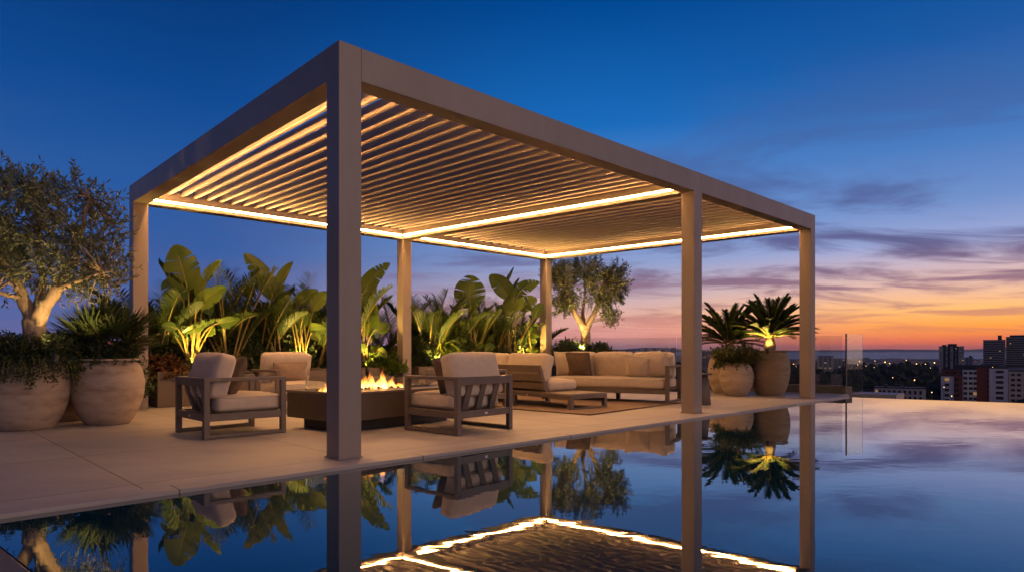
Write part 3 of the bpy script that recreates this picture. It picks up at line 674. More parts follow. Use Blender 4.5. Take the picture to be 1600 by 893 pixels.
# ------------------------------------------------------------------ paddle-leaf plants (bird of paradise)
def paddle_plant(label, bx, by, d, leaves, name='bird_of_paradise'):
    base = at(bx, by, d); base.z = .46
    root = thing(name, label, 'plant', tuple(base))
    smb = MB()
    for k, lf in enumerate(leaves):
        (b, tip, w) = lf[:3]; opt = lf[3] if len(lf) > 3 else {}
        dz = opt.get('dy', R.uniform(-.12, .12)); dt = opt.get('ty', dz + R.uniform(-.12, .12))
        st_ = opt.get('st', (bx + R.uniform(-8, 8), by))
        p0 = at(st_[0], st_[1], d) - base; p0.z = 0
        pb_ = at(b[0], b[1], d + dz) - base; pt_ = at(tip[0], tip[1], d + dt) - base
        ctrl = None
        if 'c' in opt: ctrl = at(opt['c'][0], opt['c'][1], d + dz*.5) - base
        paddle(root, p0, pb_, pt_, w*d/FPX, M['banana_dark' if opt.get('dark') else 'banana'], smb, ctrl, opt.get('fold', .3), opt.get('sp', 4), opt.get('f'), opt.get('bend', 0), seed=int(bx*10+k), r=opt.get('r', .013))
    smb.build('stalks', M['stem'], root, smooth=True)
    return root
def plz(px): # depth of the planter's middle line seen at bearing px
    a = E0 + gn*.36; return along(a, a + gd, px).y
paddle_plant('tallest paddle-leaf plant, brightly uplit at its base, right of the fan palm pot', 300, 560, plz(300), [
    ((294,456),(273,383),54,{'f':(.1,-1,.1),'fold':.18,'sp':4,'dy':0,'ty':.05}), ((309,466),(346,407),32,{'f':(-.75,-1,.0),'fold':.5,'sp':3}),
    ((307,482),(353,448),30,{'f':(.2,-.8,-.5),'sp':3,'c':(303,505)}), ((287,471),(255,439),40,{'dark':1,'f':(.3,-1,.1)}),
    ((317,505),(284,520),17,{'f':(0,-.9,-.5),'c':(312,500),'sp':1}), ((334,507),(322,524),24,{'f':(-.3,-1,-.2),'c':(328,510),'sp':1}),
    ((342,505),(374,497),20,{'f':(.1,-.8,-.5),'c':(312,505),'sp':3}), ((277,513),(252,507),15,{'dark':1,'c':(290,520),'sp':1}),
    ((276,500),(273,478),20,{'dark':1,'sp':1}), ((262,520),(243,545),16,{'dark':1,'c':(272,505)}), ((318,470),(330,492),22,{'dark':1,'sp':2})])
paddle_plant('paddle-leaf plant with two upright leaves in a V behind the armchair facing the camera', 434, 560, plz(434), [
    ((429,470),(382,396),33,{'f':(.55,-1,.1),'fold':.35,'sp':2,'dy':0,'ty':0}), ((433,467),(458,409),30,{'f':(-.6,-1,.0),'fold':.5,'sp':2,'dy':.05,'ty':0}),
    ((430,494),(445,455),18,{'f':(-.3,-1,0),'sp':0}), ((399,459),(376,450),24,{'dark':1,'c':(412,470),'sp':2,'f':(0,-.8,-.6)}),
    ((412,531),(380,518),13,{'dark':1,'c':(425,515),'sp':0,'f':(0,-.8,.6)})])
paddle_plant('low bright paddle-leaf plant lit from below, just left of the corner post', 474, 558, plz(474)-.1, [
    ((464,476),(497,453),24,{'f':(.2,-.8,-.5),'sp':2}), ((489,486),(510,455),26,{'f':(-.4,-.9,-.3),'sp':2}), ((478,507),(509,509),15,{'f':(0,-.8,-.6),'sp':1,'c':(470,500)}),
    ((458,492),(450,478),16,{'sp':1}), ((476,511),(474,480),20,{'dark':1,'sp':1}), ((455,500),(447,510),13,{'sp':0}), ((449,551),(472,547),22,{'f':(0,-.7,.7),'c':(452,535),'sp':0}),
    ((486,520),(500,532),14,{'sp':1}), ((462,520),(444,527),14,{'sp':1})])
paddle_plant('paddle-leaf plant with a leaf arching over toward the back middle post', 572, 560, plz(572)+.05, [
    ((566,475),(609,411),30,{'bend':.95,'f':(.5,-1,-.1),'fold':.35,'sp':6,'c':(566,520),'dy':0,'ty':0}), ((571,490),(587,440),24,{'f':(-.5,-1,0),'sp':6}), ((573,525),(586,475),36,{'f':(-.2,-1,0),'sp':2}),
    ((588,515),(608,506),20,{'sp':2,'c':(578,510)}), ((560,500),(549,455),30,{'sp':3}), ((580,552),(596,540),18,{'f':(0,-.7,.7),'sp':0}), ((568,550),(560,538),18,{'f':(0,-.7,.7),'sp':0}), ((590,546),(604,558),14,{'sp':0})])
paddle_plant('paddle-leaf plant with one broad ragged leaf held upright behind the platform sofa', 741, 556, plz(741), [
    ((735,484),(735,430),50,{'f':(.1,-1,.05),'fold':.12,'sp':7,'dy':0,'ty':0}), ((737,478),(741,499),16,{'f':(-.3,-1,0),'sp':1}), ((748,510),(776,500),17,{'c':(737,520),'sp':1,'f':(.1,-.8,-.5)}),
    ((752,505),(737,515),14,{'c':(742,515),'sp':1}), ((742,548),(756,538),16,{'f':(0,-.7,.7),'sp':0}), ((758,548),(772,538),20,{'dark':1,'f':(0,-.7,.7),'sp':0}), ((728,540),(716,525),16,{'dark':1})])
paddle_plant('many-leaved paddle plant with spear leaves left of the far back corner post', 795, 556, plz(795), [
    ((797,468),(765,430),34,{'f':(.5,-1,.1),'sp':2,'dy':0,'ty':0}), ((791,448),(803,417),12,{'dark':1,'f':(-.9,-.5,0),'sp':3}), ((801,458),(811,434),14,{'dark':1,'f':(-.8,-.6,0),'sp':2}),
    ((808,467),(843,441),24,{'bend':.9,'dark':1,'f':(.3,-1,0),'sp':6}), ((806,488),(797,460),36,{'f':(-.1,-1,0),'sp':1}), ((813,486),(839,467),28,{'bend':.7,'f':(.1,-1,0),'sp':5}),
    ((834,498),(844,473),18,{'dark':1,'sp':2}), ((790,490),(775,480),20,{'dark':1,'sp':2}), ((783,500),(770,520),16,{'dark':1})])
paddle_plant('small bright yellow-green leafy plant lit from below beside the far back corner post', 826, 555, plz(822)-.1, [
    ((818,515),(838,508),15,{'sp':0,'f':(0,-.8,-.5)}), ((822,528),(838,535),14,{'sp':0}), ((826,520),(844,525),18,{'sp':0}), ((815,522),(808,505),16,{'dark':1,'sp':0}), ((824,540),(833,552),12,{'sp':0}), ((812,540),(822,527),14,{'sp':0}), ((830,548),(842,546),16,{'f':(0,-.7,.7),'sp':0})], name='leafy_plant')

# ------------------------------------------------------------------ feather palms, fountain plant, shrubs
def feather_palm(label, bx, d, n, L, lean=.55, z=.46, seed=0, ll=.3, stems=True, top=None):
    base = at(bx, 560, d); base.z = z
    root = thing('feather_palm', label, 'palm', tuple(base)); fo = MB(); sm = MB()
    for k in range(n):
        a = 2*math.pi*k/n + R.uniform(-.3, .3); ln = R.uniform(.15, lean)
        dd = Vector((math.cos(a)*ln, math.sin(a)*ln*.8, 1)); p0 = Vector((math.cos(a)*.05, math.sin(a)*.05, 0))
        frond(fo, p0, dd, L*R.uniform(.75, 1.08), R.uniform(.7, 1.5), 34, ll, .022, stem=.34, stem_mb=sm, ldroop=.6)
    fo.build('foliage', M['palm'], root); sm.build('stalks', M['stem'], root); return root
feather_palm('feather palm with pale cane stalks between the two tallest paddle-leaf plants', 357, plz(357)+.1, 15, 1.75, .45)
feather_palm('dark feather palm spreading behind the planter nearest the big pots', 258, plz(270)+.35, 12, 1.5, .7)
feather_palm('feather palm rising behind the low bright plant by the corner post', 492, plz(492)+.3, 14, 1.75, .55)
feather_palm('feather palm beside the back middle post reaching left with thin fronds', 622, plz(628)+.45, 8, 1.5, .8)
feather_palm('dense feather palm right of the back middle post behind the fountain plant', 668, plz(668)+.3, 18, 1.55, .6)
feather_palm('feather palm standing between the two paddle plants behind the platform sofa', 768, plz(768)+.3, 14, 1.5, .45)
feather_palm('short feather palm tucked beside the far back corner post', 832, plz(832)+.35, 9, 1.1, .6)
for px_, dz_, n_, L_, ln_, lab_ in ((322, .42, 14, 1.75, .7, 'tall dark feather palm behind the tallest paddle-leaf plant'), (402, .38, 16, 1.8, .6, 'dark feather palm left of the V shaped paddle plant'), (462, .45, 14, 1.7, .7, 'dark feather palm right of the V shaped paddle plant'),
      (540, .35, 14, 1.7, .6, 'feather palm mostly behind the corner post'), (583, .5, 9, 1.2, .7, 'low feather palm behind the arching paddle plant'), (705, .42, 16, 1.6, .6, 'dark feather palm left of the ragged paddle plant'), (735, .45, 13, 1.45, .6, 'dark feather palm behind the ragged paddle plant'), (803, .42, 15, 1.5, .6, 'dark feather palm behind the spear leaved paddle plant'), (242, .5, 12, 1.55, .6, 'dark feather palm beside the back left post')):
    feather_palm(lab_, px_, plz(px_) + dz_, n_, L_, ln_)
fb = at(688, 545, plz(688)+.26); fb.z = .5
ro = thing('fountain_plant', 'lit fountain of long narrow arching leaves behind the slat-backed armchair', 'plant', tuple(fb)); fo = MB(); tr = MB()
tr.tube([(0,0,-.04),(.01,0,.2),(0,.01,.45)], [.05,.04,.045], 8)
for k in range(210):
    a = R.uniform(0, 6.283); el = R.uniform(-.5, 1.5); c = math.cos(el)
    ribbon(fo, (R.uniform(-.03,.03), R.uniform(-.03,.03), .40 + R.uniform(-.15,.08)), (math.cos(a)*c, math.sin(a)*c*.8, math.sin(el)), R.uniform(.5, .74), .032, R.uniform(1.2, 3.0) if el < 1.0 else R.uniform(.3, 1.2), 8, .25)
fo.build('foliage', leaf_mat('fountain_leaf', (.07,.11,.02), (.12,.16,.03), scale=4, tr=.5), ro); tr.build('trunk', M['bark'], ro, smooth=True)
def shrub(label, c, rx, ry, rz_, n, m='shrub', L=.075, w=.03, name='leafy_shrub', cat='shrub'):
    root = thing(name, label, cat, (c[0], c[1], c[2])); mb = MB(); tw = MB()
    for k in range(n//9):
        v = rv(R.uniform(.45, 1)**.6); v.z = abs(v.z)*1.0 - .12
        tipp = Vector((v.x*rx, v.y*ry, v.z*rz_)); d = (tipp.normalized() + Vector((0, 0, .5))).normalized()
        if k % 4 == 0: tw.tube([(0, 0, -.05), tipp*.6 + Vector((0,0,.04)), tipp], [.008, .005, .002], 4)
        for i in range(9):
            p = tipp + d*(i-6)*.022 + rv(.02); quadleaf(mb, p, d*.6 + rv(.75), L*R.uniform(.7, 1.2), w, rv())
    mb.build('foliage', M[m], root); tw.build('stalks', M['bark'], root); return root
for k, (px, dz, hz, m, lab) in enumerate(((246, .02, .26,'red_leaf','low reddish leafed shrub at the left end of the planter boxes'), (330, -.12, .30,'shrub','low dark shrub behind the armchair by the big pots'), (400, -.05, .42,'shrub','dark shrub low between the two tall paddle-leaf plants'),
      (376, .3, .95,'shrub','tall dark shrub filling the planter behind the cane stalked palm'), (452, .32, 1.0,'shrub','tall dark shrub behind the V shaped paddle plant'), (282, .38, 1.0,'shrub','tall dark shrub behind the tallest paddle-leaf plant'),
      (598, -.1, .32,'fern','bright low shrub at the planter edge behind the fire'), (650, .2, .8,'shrub','dark shrub low beside the back middle post'), (712, .2, .9,'shrub','dark shrub between the fountain plant and the ragged paddle plant'),
      (778, -.05, .42,'shrub','low rounded dark shrub behind the platform sofa'), (812, .25, .85,'shrub','dark shrub behind the spear leaved paddle plant'), (428, -.16, .22,'shrub','small dark edging plant behind the camera-facing armchair'))):
    dd = plz(px) + dz; c = at(px, 560, dd); c.z = .47
    shrub(lab, c, .46, .30, hz*1.1, int(1300 + 2400*hz), m, L=.10, w=.042)
for px_, dz_, hz_2, lab_ in ((240, .5, 1.25, 'tall dark shrub beside the back left post, behind the planters'), (272, .55, 1.3, 'tall dark shrub at the back, left of the tallest paddle-leaf plant'), (308, .5, 1.35, 'tall dark shrub at the back, straight behind the tallest paddle-leaf plant'), (342, .55, 1.3, 'tall dark shrub at the back, right of the tallest paddle-leaf plant'), (382, .5, 1.3, 'tall dark shrub at the back, behind the cane stalked palm'), (418, .55, 1.25, 'tall dark shrub at the back, left of the V shaped paddle plant'),
      (455, .5, 1.3, 'tall dark shrub at the back, between the V shaped and the low bright plant'), (492, .55, 1.25, 'tall dark shrub at the back, left of the corner post'), (532, .5, 1.1, 'tall dark shrub at the back, hidden mostly by the corner post'), (652, .5, 1.3, 'tall dark shrub at the back, just right of the back middle post'), (684, .55, 1.35, 'tall dark shrub at the back, behind the fountain plant'), (716, .5, 1.3, 'tall dark shrub at the back, left of the ragged paddle leaf'), (752, .55, 1.25, 'tall dark shrub at the back, right of the ragged paddle leaf'), (786, .5, 1.3, 'tall dark shrub at the back, left of the spear leaves'), (820, .5, 1.2, 'tall dark shrub at the back, near the far back corner post')):
    c = at(px_, 560, plz(px_) + dz_); c.z = .40
    shrub(lab_, c, .40, .26, hz_2, 2300, 'shrub', L=.19, w=.05, name='tall_shrub')
# ------------------------------------------------------------------ olive trees
def olive(label, base, h0, limbs, lobes, nspr, leafL=.07, r0=.11, seed=0):
    root = thing('olive_tree', label, 'tree', tuple(base)); tr = MB(); fo = MB()
    for pts, rs in limbs:
        q = []; rr = []
        P = [Vector(p) for p in pts]
        for i in range(len(P)-1):
            for k in range(5):
                s = k/5; p = P[i].lerp(P[i+1], s); j = noise.noise_vector(p*4 + Vector((seed, 0, 0)))*.03; q.append(p + (j if i or k else Vector())); rr.append((rs[i]*(1-s) + rs[i+1]*s)*(1 + .16*noise.noise(p*11)))
        q.append(P[-1]); rr.append(rs[-1]); tr.tube(q, rr, 11)
    tips = [Vector(l[0][-1]) for l in limbs]
    for k in range(nspr):
        c, rx, ry, rz_ = lobes[R.choices(range(len(lobes)), [l[1]*l[2]*l[3] for l in lobes])[0]]
        v = rv(R.uniform(.18, 1)**.55); c = Vector(c); p = c + Vector((v.x*rx, v.y*ry, v.z*rz_))
        if noise.noise(p*3.1 + Vector((seed, 1, 2))) < -.12: continue
        d = (v*.9 + Vector((0, 0, .62)) + rv(.35)).normalized(); L = R.uniform(.14, .30)
        if v.z < -.3: d = (v*.7 + Vector((0, 0, -.35)) + rv(.3)).normalized()
        tr_n = 13; pts = [p - d*L*.5, p, p + d*L*.5]
        if k % 3 == 0: tr.tube(pts, [.004, .003, .0015], 3)
        if k % 9 == 0:
            t_ = min(tips, key=lambda q: (q-p).length); tr.tube([t_, t_.lerp(p, .5) + Vector((0, 0, .05)), p], [.012, .008, .004], 4)
        for i in range(tr_n):
            q = p + d*L*(i/tr_n - .5); ld = (d*.75 + rv(.8)).normalized(); quadleaf(fo, q, ld, leafL*R.uniform(.7, 1.15), leafL*.24, rv())
    tr.build('trunk', M['bark'], root, smooth=True); fo.build('crown', M['olive'], root); return root
d1 = 6.85
ob = Vector((at(58, 540, d1).x, d1, .70))
def ol(px, py, dd=0): return at(px, py, d1 + dd) - ob
olive('large gnarled olive tree in the wide pale pot, trunk lit from below', ob, 0, [
    ([(0,0,-.05), ol(56,522), ol(53,502), ol(53,490)], [.125,.108,.105,.06]),
    ([ol(54,512), ol(42,475,.03), ol(34,455,.02), ol(10,415,-.1), ol(-15,360,-.1)], [.085,.066,.058,.04,.02]),
    ([ol(55,512), ol(72,472,-.02), ol(90,452,0), ol(108,418,.08), ol(128,360,.1), ol(138,310,.1)], [.085,.07,.062,.042,.026,.012]),
    ([ol(58,492,.05), ol(62,465,.15), ol(66,430,.25), ol(60,360,.3)], [.06,.045,.035,.018]),
    ([ol(34,462), ol(15,463,-.1), ol(-10,455,-.2)], [.03,.024,.016]),
    ([ol(90,452), ol(120,440,-.15), ol(160,425,-.2)], [.035,.024,.012])],
    [((ol(5,330)), .62, .6, .52), (ol(25,400), .62, .55, .38), (ol(128,345), .42, .5, .50), (ol(140,405), .38, .45, .40), (ol(178,430,-.1), .20, .3, .30), (ol(-40,400), .5, .6, .5), (ol(95,425,.1), .5, .5, .26), (ol(112,300,.1), .20, .25, .24), (ol(55,300,.2), .25, .3, .24)], 1750, .075, seed=3)
d2 = 15.3; ob2 = Vector((p4.x + .02, p4.y, .76))
def o2l(px, py, dd=0): return at(px, py, d2 + dd) - ob2
olive('olive tree behind the long sofa, trunk glowing from an uplight', ob2, 0, [
    ([(0,0,-.05), o2l(915,528), o2l(914,516), o2l(914,508)], [.13,.115,.11,.06]),
    ([o2l(914,522), o2l(905,500), o2l(895,482), o2l(880,450)], [.09,.075,.06,.03]),
    ([o2l(915,522), o2l(924,498), o2l(932,480), o2l(945,440)], [.08,.065,.05,.025]),
    ([o2l(914,514,.1), o2l(911,490,.2), o2l(915,440,.3)], [.06,.045,.02])],
    [(o2l(888,445), .45, .55, .58), (o2l(940,448), .55, .55, .52), (o2l(960,440), .38, .45, .5), (o2l(915,415), .42, .5, .25), (o2l(882,478), .35, .4, .22), (o2l(955,487), .28, .4, .3), (o2l(945,415), .25, .3, .22), (o2l(868,430), .3, .4, .4)], 1900, .085, seed=9)
shrub('rounded green shrub spilling over the pot of the far olive tree', at(890, 552, 15.0), .42, .35, .34, 2600, 'herb', .10, .03)
shrub('second green shrub right of the lit far olive trunk', at(934, 552, 15.1), .34, .3, .26, 1900, 'herb', .10, .03)

# ------------------------------------------------------------------ potted plants
def trailing(label, c, r, n, drop, mname='herb', hgt=.14, name='trailing_herb', front=None):
    root = thing(name, label, 'plant', tuple(c)); fo = MB(); st_ = MB()
    for k in range(n):
        a = R.uniform(0, 6.283); rr_ = r*math.sqrt(R.uniform(0, 1)); p = Vector((rr_*math.cos(a), rr_*math.sin(a), R.uniform(0, .04))); out = Vector((math.cos(a), math.sin(a), 0))
        hang = rr_ > r*.72 and R.random() < (.42 if drop > .2 else .25)
        d = (out*(1.1 if hang else .5) + Vector((0, 0, R.uniform(.5, 1.1))) + rv(.3)).normalized(); L = (R.uniform(.35, 1.0)*drop + .1) if hang else R.uniform(.10, .10+hgt*1.2)
        ns = max(6, int(L/.035)); path = [p.copy()]
        for i in range(ns):
            p = p + d*(L/ns)
            if hang:
                d = (d + Vector((0, 0, -.42))).normalized()
                rad_ = math.hypot(p.x, p.y)
                d = (d + out*(.10 if rad_ < r*1.22 else -.02) + rv(.08)).normalized()
            else: d = (d + rv(.15)).normalized()
            path.append(p.copy())
            for j in range(5): quadleaf(fo, p, d*.5 + rv(.9), R.uniform(.035, .06), .014, rv())
        st_.tube(path[::2] + [path[-1]], .0025, 3)
    fo.build('foliage', M[mname], root); st_.build('stalks', M['stem'], root); return root
trailing('dark rosemary trailing in long strands over the wide olive pot', (p1.x, p1.y, .72), .35, 640, .34, hgt=.17)
trailing('low trailing greenery at the foot of the fan palm', (p2.x, p2.y, .72), .25, 420, .04, hgt=.10)
trailing('dark trailing greenery over the rim of the shaded pot', (p3.x, p3.y, .78), .28, 220, .1, hgt=.16)
fl = thing('pink_flowers', 'few small pink blooms hanging over the rim of the fan palm pot', 'flowers', (p2.x, p2.y, .74))
for px, py in ((140,563),(139,572),(141,568),(172,536)):
    q = at(px, py, p2.y - .30) - Vector((p2.x, p2.y, .74)); mb = MB()
    for j in range(8): quadleaf(mb, q + rv(.008), rv(), .026, .018, rv())
    mb.build('bloom', M['pink'], fl)
def fan_palm(label, c, n, L, seed):
    root = thing('fan_palm', label, 'palm', tuple(c)); fo = MB(); sm = MB()
    for k in range(n):
        a = 2.4*k + R.uniform(-.4, .4); el = R.uniform(.25, 1.35); d = Vector((math.cos(a)*math.cos(el), math.sin(a)*math.cos(el), math.sin(el)))
        pl = L*R.uniform(.40, .62); hub = d*pl + Vector((0, 0, .02)); sm.tube([(0, 0, 0), hub*.5 + Vector((0, 0, .02)), hub], [.008, .006, .005], 4)
        sd = d.cross(Vector((0, 0, 1))).normalized(); up = sd.cross(d)
        for j in range(17):
            t_ = rad(-95 + 190*j/16); bd_ = (d*math.cos(t_) + sd*math.sin(t_) + up*.22*math.cos(t_) + rv(.04)).normalized()
            ribbon(fo, hub, bd_, L*.52*(.75 + .35*math.cos(t_*.8))*R.uniform(.9, 1.08), .026, R.uniform(.15, .6), 4, .4)
    fo.build('foliage', M['fan'], root); sm.build('stalks', M['stem'], root); return root
fan_palm('spiky fan palm in the round bellied pot in front of the back left post', (p2.x, p2.y, .74), 48, .64, 1)
def cycad(label, c, n, L, tall, lo=.0, hi=1.35):
    root = thing('cycad', label, 'palm', tuple(c)); fo = MB(); tk = MB(); sm = MB()
    tk.tube([(0, 0, -.06), (0, 0, tall*.5), (0, 0, tall)], [.10, .105, .07], 12)
    for k in range(n):
        s = k/(n-1); a = 2.399*k; el = lo + (hi-lo)*(1-s) + R.uniform(-.08, .08)
        d = Vector((math.cos(a)*math.cos(el), math.sin(a)*math.cos(el), math.sin(el)))
        frond(fo, Vector((0, 0, tall)) + d*.05, d, L*R.uniform(.85, 1.08), .75, 38, .165, .026, vee=.45, stem=.12, stem_mb=sm, ldroop=.25, ang=.8)
    fo.build('foliage', M['cycad'], root); tk.build('trunk', M['bark'], root, smooth=True); sm.build('stalks', M['stem'], root); return root
cycad('cycad with yellow lit heart in the largest brown pot', (q1.x, q1.y, .80), 54, .76, .27, .18, 1.25)
cycad('unlit dark cycad in the ochre pot near the middle post', (q3.x+.08, q3.y, .69), 40, .86, .28, .1, 1.2)
trailing('bushy narrow leaved plant in the small pale pot', (q2.x, q2.y, .58), .26, 420, .16, 'fan', hgt=.24, name='bushy_plant')
# fern in the shaded pot between olive and fan palm, lit
def fern(label, c, n, L, m='fern'):
    root = thing('fern', label, 'fern', tuple(c)); fo = MB(); sm = MB()
    for k in range(n):
        a = 2.399*k; el = R.uniform(.2, 1.2); d = Vector((math.cos(a)*math.cos(el), math.sin(a)*math.cos(el), math.sin(el)))
        frond(fo, (0, 0, 0), d, L*R.uniform(.7, 1.1), 1.6, 16, .085, .022, stem=.1, stem_mb=sm, ldroop=.3, ang=.4)
    fo.build('foliage', M[m], root); sm.build('stalks', M['stem'], root); return root
fern('bright lit fern in the shaded pot between the olive and the fan palm', (p3.x+.1, p3.y, .78), 22, .42)
for px, dz, lab in ((545, -.1, 'fern at the planter edge hidden half behind the corner post'), (605, -.14, 'fern leaning over the planter edge behind the fire'), (755, -.14, 'low bright fern at the foot of the ragged paddle plant'), (800, -.14, 'low dark fern behind the end of the platform sofa')):
    c = at(px, 560, plz(px) + dz); c.z = .5; fern(lab, c, 20, .42)
shrub('dark hedge-like shrub behind the pots at the left edge of the terrace', Vector((at(60, 560, 8.9).x, 8.9, .35)), 1.6, .4, .72, 3200, 'shrub')
shrub('dark hedge-like shrub behind the fan palm, left of the back left post', Vector((at(178, 560, 9.0).x, 9.0, .30)), .55, .4, .72, 1500, 'shrub')

# ------------------------------------------------------------------ uplights
def uplight(label, p, aim, power, col=(1.0, .62, .13), ang=75, blend=.6, rad_=.03):
    root = thing('garden_uplight', label, 'garden light', tuple(p), group='small garden uplights among the plants')
    d = Vector(aim).normalized(); q = d.to_track_quat('Z', 'Y')
    mb = MB(); mb.tube([(0, 0, -.10), (0, 0, -.02)], .006, 6); mb.build('spike', M['black'], root)
    mb = MB(); mb.lathe([(0, -.05), (.022, -.05), (.028, -.03), (.030, .03), (.026, .03), (.026, .018), (0, .018)], 14); o = mb.build('housing', M['black'], root); o.rotation_mode = 'QUATERNION'; o.rotation_quaternion = q
    mb = MB(); mb.lathe([(0, .0205), (.024, .0205)], 14); o = mb.build('lens', M['lamp'], root); o.rotation_mode = 'QUATERNION'; o.rotation_quaternion = q
    ld = bpy.data.lights.new('uplight_beam', 'SPOT'); ld.energy = power; ld.color = col; ld.spot_size = rad(ang); ld.spot_blend = blend; ld.shadow_soft_size = rad_
    lo = bpy.data.objects.new('uplight_beam', ld); link(lo); lo.parent = root; lo.location = d*.045
    lo.rotation_mode = 'QUATERNION'; lo.rotation_quaternion = (-d).to_track_quat('Z', 'Y')
    return root
def upl(label, px, dd, z, aim, pw, **k):
    p = at(px, 560, dd); p.z = z; return uplight(label, p, aim, pw, **k)
upl('uplight at the foot of the tallest paddle-leaf plant', 303, plz(303)-.30, .50, (0,.30,1), 150, ang=95)
upl('uplight glowing under the low bright plant by the corner post', 476, plz(476)-.30, .50, (0,.30,1), 120, ang=95)
upl('uplight under the arching paddle-leaf plant behind the fire', 574, plz(574)-.30, .50, (0,.30,1), 110, ang=95)
upl('uplight at the foot of the fountain plant', 684, plz(684)-.35, .50, (.02,.55,1), 170, ang=120)
upl('uplight at the foot of the ragged paddle plant', 746, plz(746)-.32, .50, (0,.30,1), 210, ang=95)
upl('uplight beside the far back corner post', 822, plz(822)-.32, .50, (0,.30,1), 140, ang=110)
upl('uplight in the pot of the far olive tree', 909, d2-.62, .82, (.12,.58,1), 230, col=(1.0,.60,.18), ang=100)
upl('uplight hidden in the heart of the lit cycad', 1199, q1.y-.27, .84, (.05,.34,1), 50, ang=130)
upl('uplight in the rosemary at the foot of the big olive trunk', 86, 6.42, .76, (-.22,.50,1), 58, col=(1.0,.60,.20), ang=95)
upl('uplight in the shaded pot under the lit fern', 97, p3.y-.28, .83, (.15,.7,1), 26, ang=110)

# ------------------------------------------------------------------ city
M['conc'] = mat('pale_concrete', (.68,.66,.67), (.74,.72,.72), scale=.15, rough=.9)
M['brick'] = mat('red_brick', (.20,.06,.045), (.26,.08,.06), scale=.2, rough=.9)
M['grey'] = mat('grey_concrete', (.26,.28,.32), (.32,.335,.375), scale=.1, rough=.9)
M['beige'] = mat('beige_render', (.50,.45,.43), (.58,.53,.50), scale=.1, rough=.9)
M['dwin'] = mat('dark_window', (.012,.014,.02), (.03,.035,.045), scale=.3, rough=.2)
M['lwin'] = emit_mat('lit_window', (1.0,.55,.22), .24)
M['lwin2'] = emit_mat('cool_lit_window', (1.0,.80,.58), .28)
M['roof'] = mat('dark_roof', (.045,.05,.06), (.07,.075,.09), scale=.1, rough=.9)
WM = {}
def winmesh(kind):
    if kind not in WM:
        mb = MB(); mb.box((-.5, -.12, -.5), (.5, .0, .5)); me = bpy.data.meshes.new('window'); me.from_pydata(mb.v, [], mb.f); me.materials.append(M[kind]); WM[kind] = me
    return WM[kind]
def window(root, x, y, z, w, h, kind):
    o = bpy.data.objects.new('window', winmesh(kind)); link(o); o.parent = root; o.location = (x, y, z); o.scale = (w, 1, h); return o
def building(name, label, x0, x1, ytop, d, depth, wall='conc', wins=None, cat='building', group=None, roofbox=None, rz=0.0, lit=.12, fl=3.0, strips=None):
    a = at(x0, ytop, d); b_ = at(x1, ytop, d); cx = (a.x + b_.x)/2; w = (b_.x - a.x)*math.cos(math.atan2(cx, d)); top = a.z
    root = thing(name, label, cat, (cx, d, GZ), -math.atan2(cx, d) + rz, group)
    H_ = top - GZ
    mb = MB(); mb.box((-w/2, 0, -.2), (w/2, depth, H_)); mb.build('wall', M[wall], root)
    if strips:
        for sx0, sx1, m_ in strips:
            mb = MB(); mb.box((-w/2 + w*sx0, -.35, -.1), (-w/2 + w*sx1, -.02, H_ + .4)); mb.build('wall_panel', M[m_], root)
    if roofbox:
        for rx0, rx1, rh in roofbox:
            mb = MB(); mb.box((-w/2 + w*rx0, depth*.15, H_+.02), (-w/2 + w*rx1, depth*.7, H_ + rh)); mb.build('roof_house', M['roof'], root)
    mb = MB(); mb.box((-w/2-.2, -.2, H_+.01), (w/2+.2, -.02+.3, H_+.7)); mb.build('parapet', M['roof'], root)
    if wins:
        cols, fw, fh, vis = wins
        nf = min(int((H_-2)/fl), vis)
        for i in range(nf):
            z = H_ - 1.9 - i*fl
            for c in cols:
                k = R.random(); window(root, -w/2 + w*c, -.36 if strips else -.02, z, w*fw, fh, 'lwin' if k < lit*.75 else ('lwin2' if k < lit else 'dwin'))
    return root
building('apartment_building', 'low pale apartment block with red brick corner beyond the pool edge', 1470, 1504, 587, 372, 14, 'conc', ((.28,.72),.2,1.5,6), strips=((.60,1.0,'brick'),(0,1,'conc'))[:1])
building('apartment_building', 'pale apartment block with open balconies beside the brick tower', 1504, 1526, 577, 380, 14, 'conc', ((.2,.58,.9),.26,1.5,9), lit=.10)
building('apartment_building', 'dark red brick stair tower of the near apartment row', 1526, 1546, 573, 376, 15, 'brick', ((.84,),.08,1.6,9), lit=.25)
building('apartment_building', 'tall pale apartment wall with one column of dark windows', 1545.5, 1575, 575, 371, 15, 'conc', ((.56,),.40,1.5,9), lit=0)
building('apartment_building', 'apartment block with brick top storeys and shop lights at the right edge', 1576, 1640, 580, 373, 16, 'beige', ((.10,.25,.42,.58,.74,.9),.10,1.4,8), lit=.07)
mb = None
building('apartment_building', 'low brick pediment block with terracotta attic behind the near row', 1472, 1500, 577, 420, 16, 'brick', ((.3,.7),.2,1.4,2), lit=.1)
building('apartment_building', 'long low pale building with row of windows just above the pool edge', 1365, 1446, 606, 330, 18, 'beige', ((.05,.12,.2,.3,.4,.5,.6,.7,.8,.9),.045,1.8,3), lit=.12, roofbox=((.2,.26,1.6),(.55,.6,1.0)))
building('apartment_building', 'flat dark roofed hall between the tower and the near row', 1490, 1560, 571, 520, 30, 'roof', None)
building('apartment_building', 'blue grey flat roofed hall under the grey twin slab', 1555, 1640, 573, 470, 30, 'grey', None)
def tower(label, x0, x1, ytop, d, depth, wall, ribs, roofbox=None):
    r_ = building('apartment_tower', label, x0, x1, ytop, d, depth, wall, None, 'tower', roofbox=roofbox)
    return r_
tw = tower('pale residential tower with dark vertical strips for shaded recesses standing above the woodland', 1467, 1506, 541, 1000, 24, 'beige', 0, roofbox=((.12,.3,3),(.35,.72,4.5)))
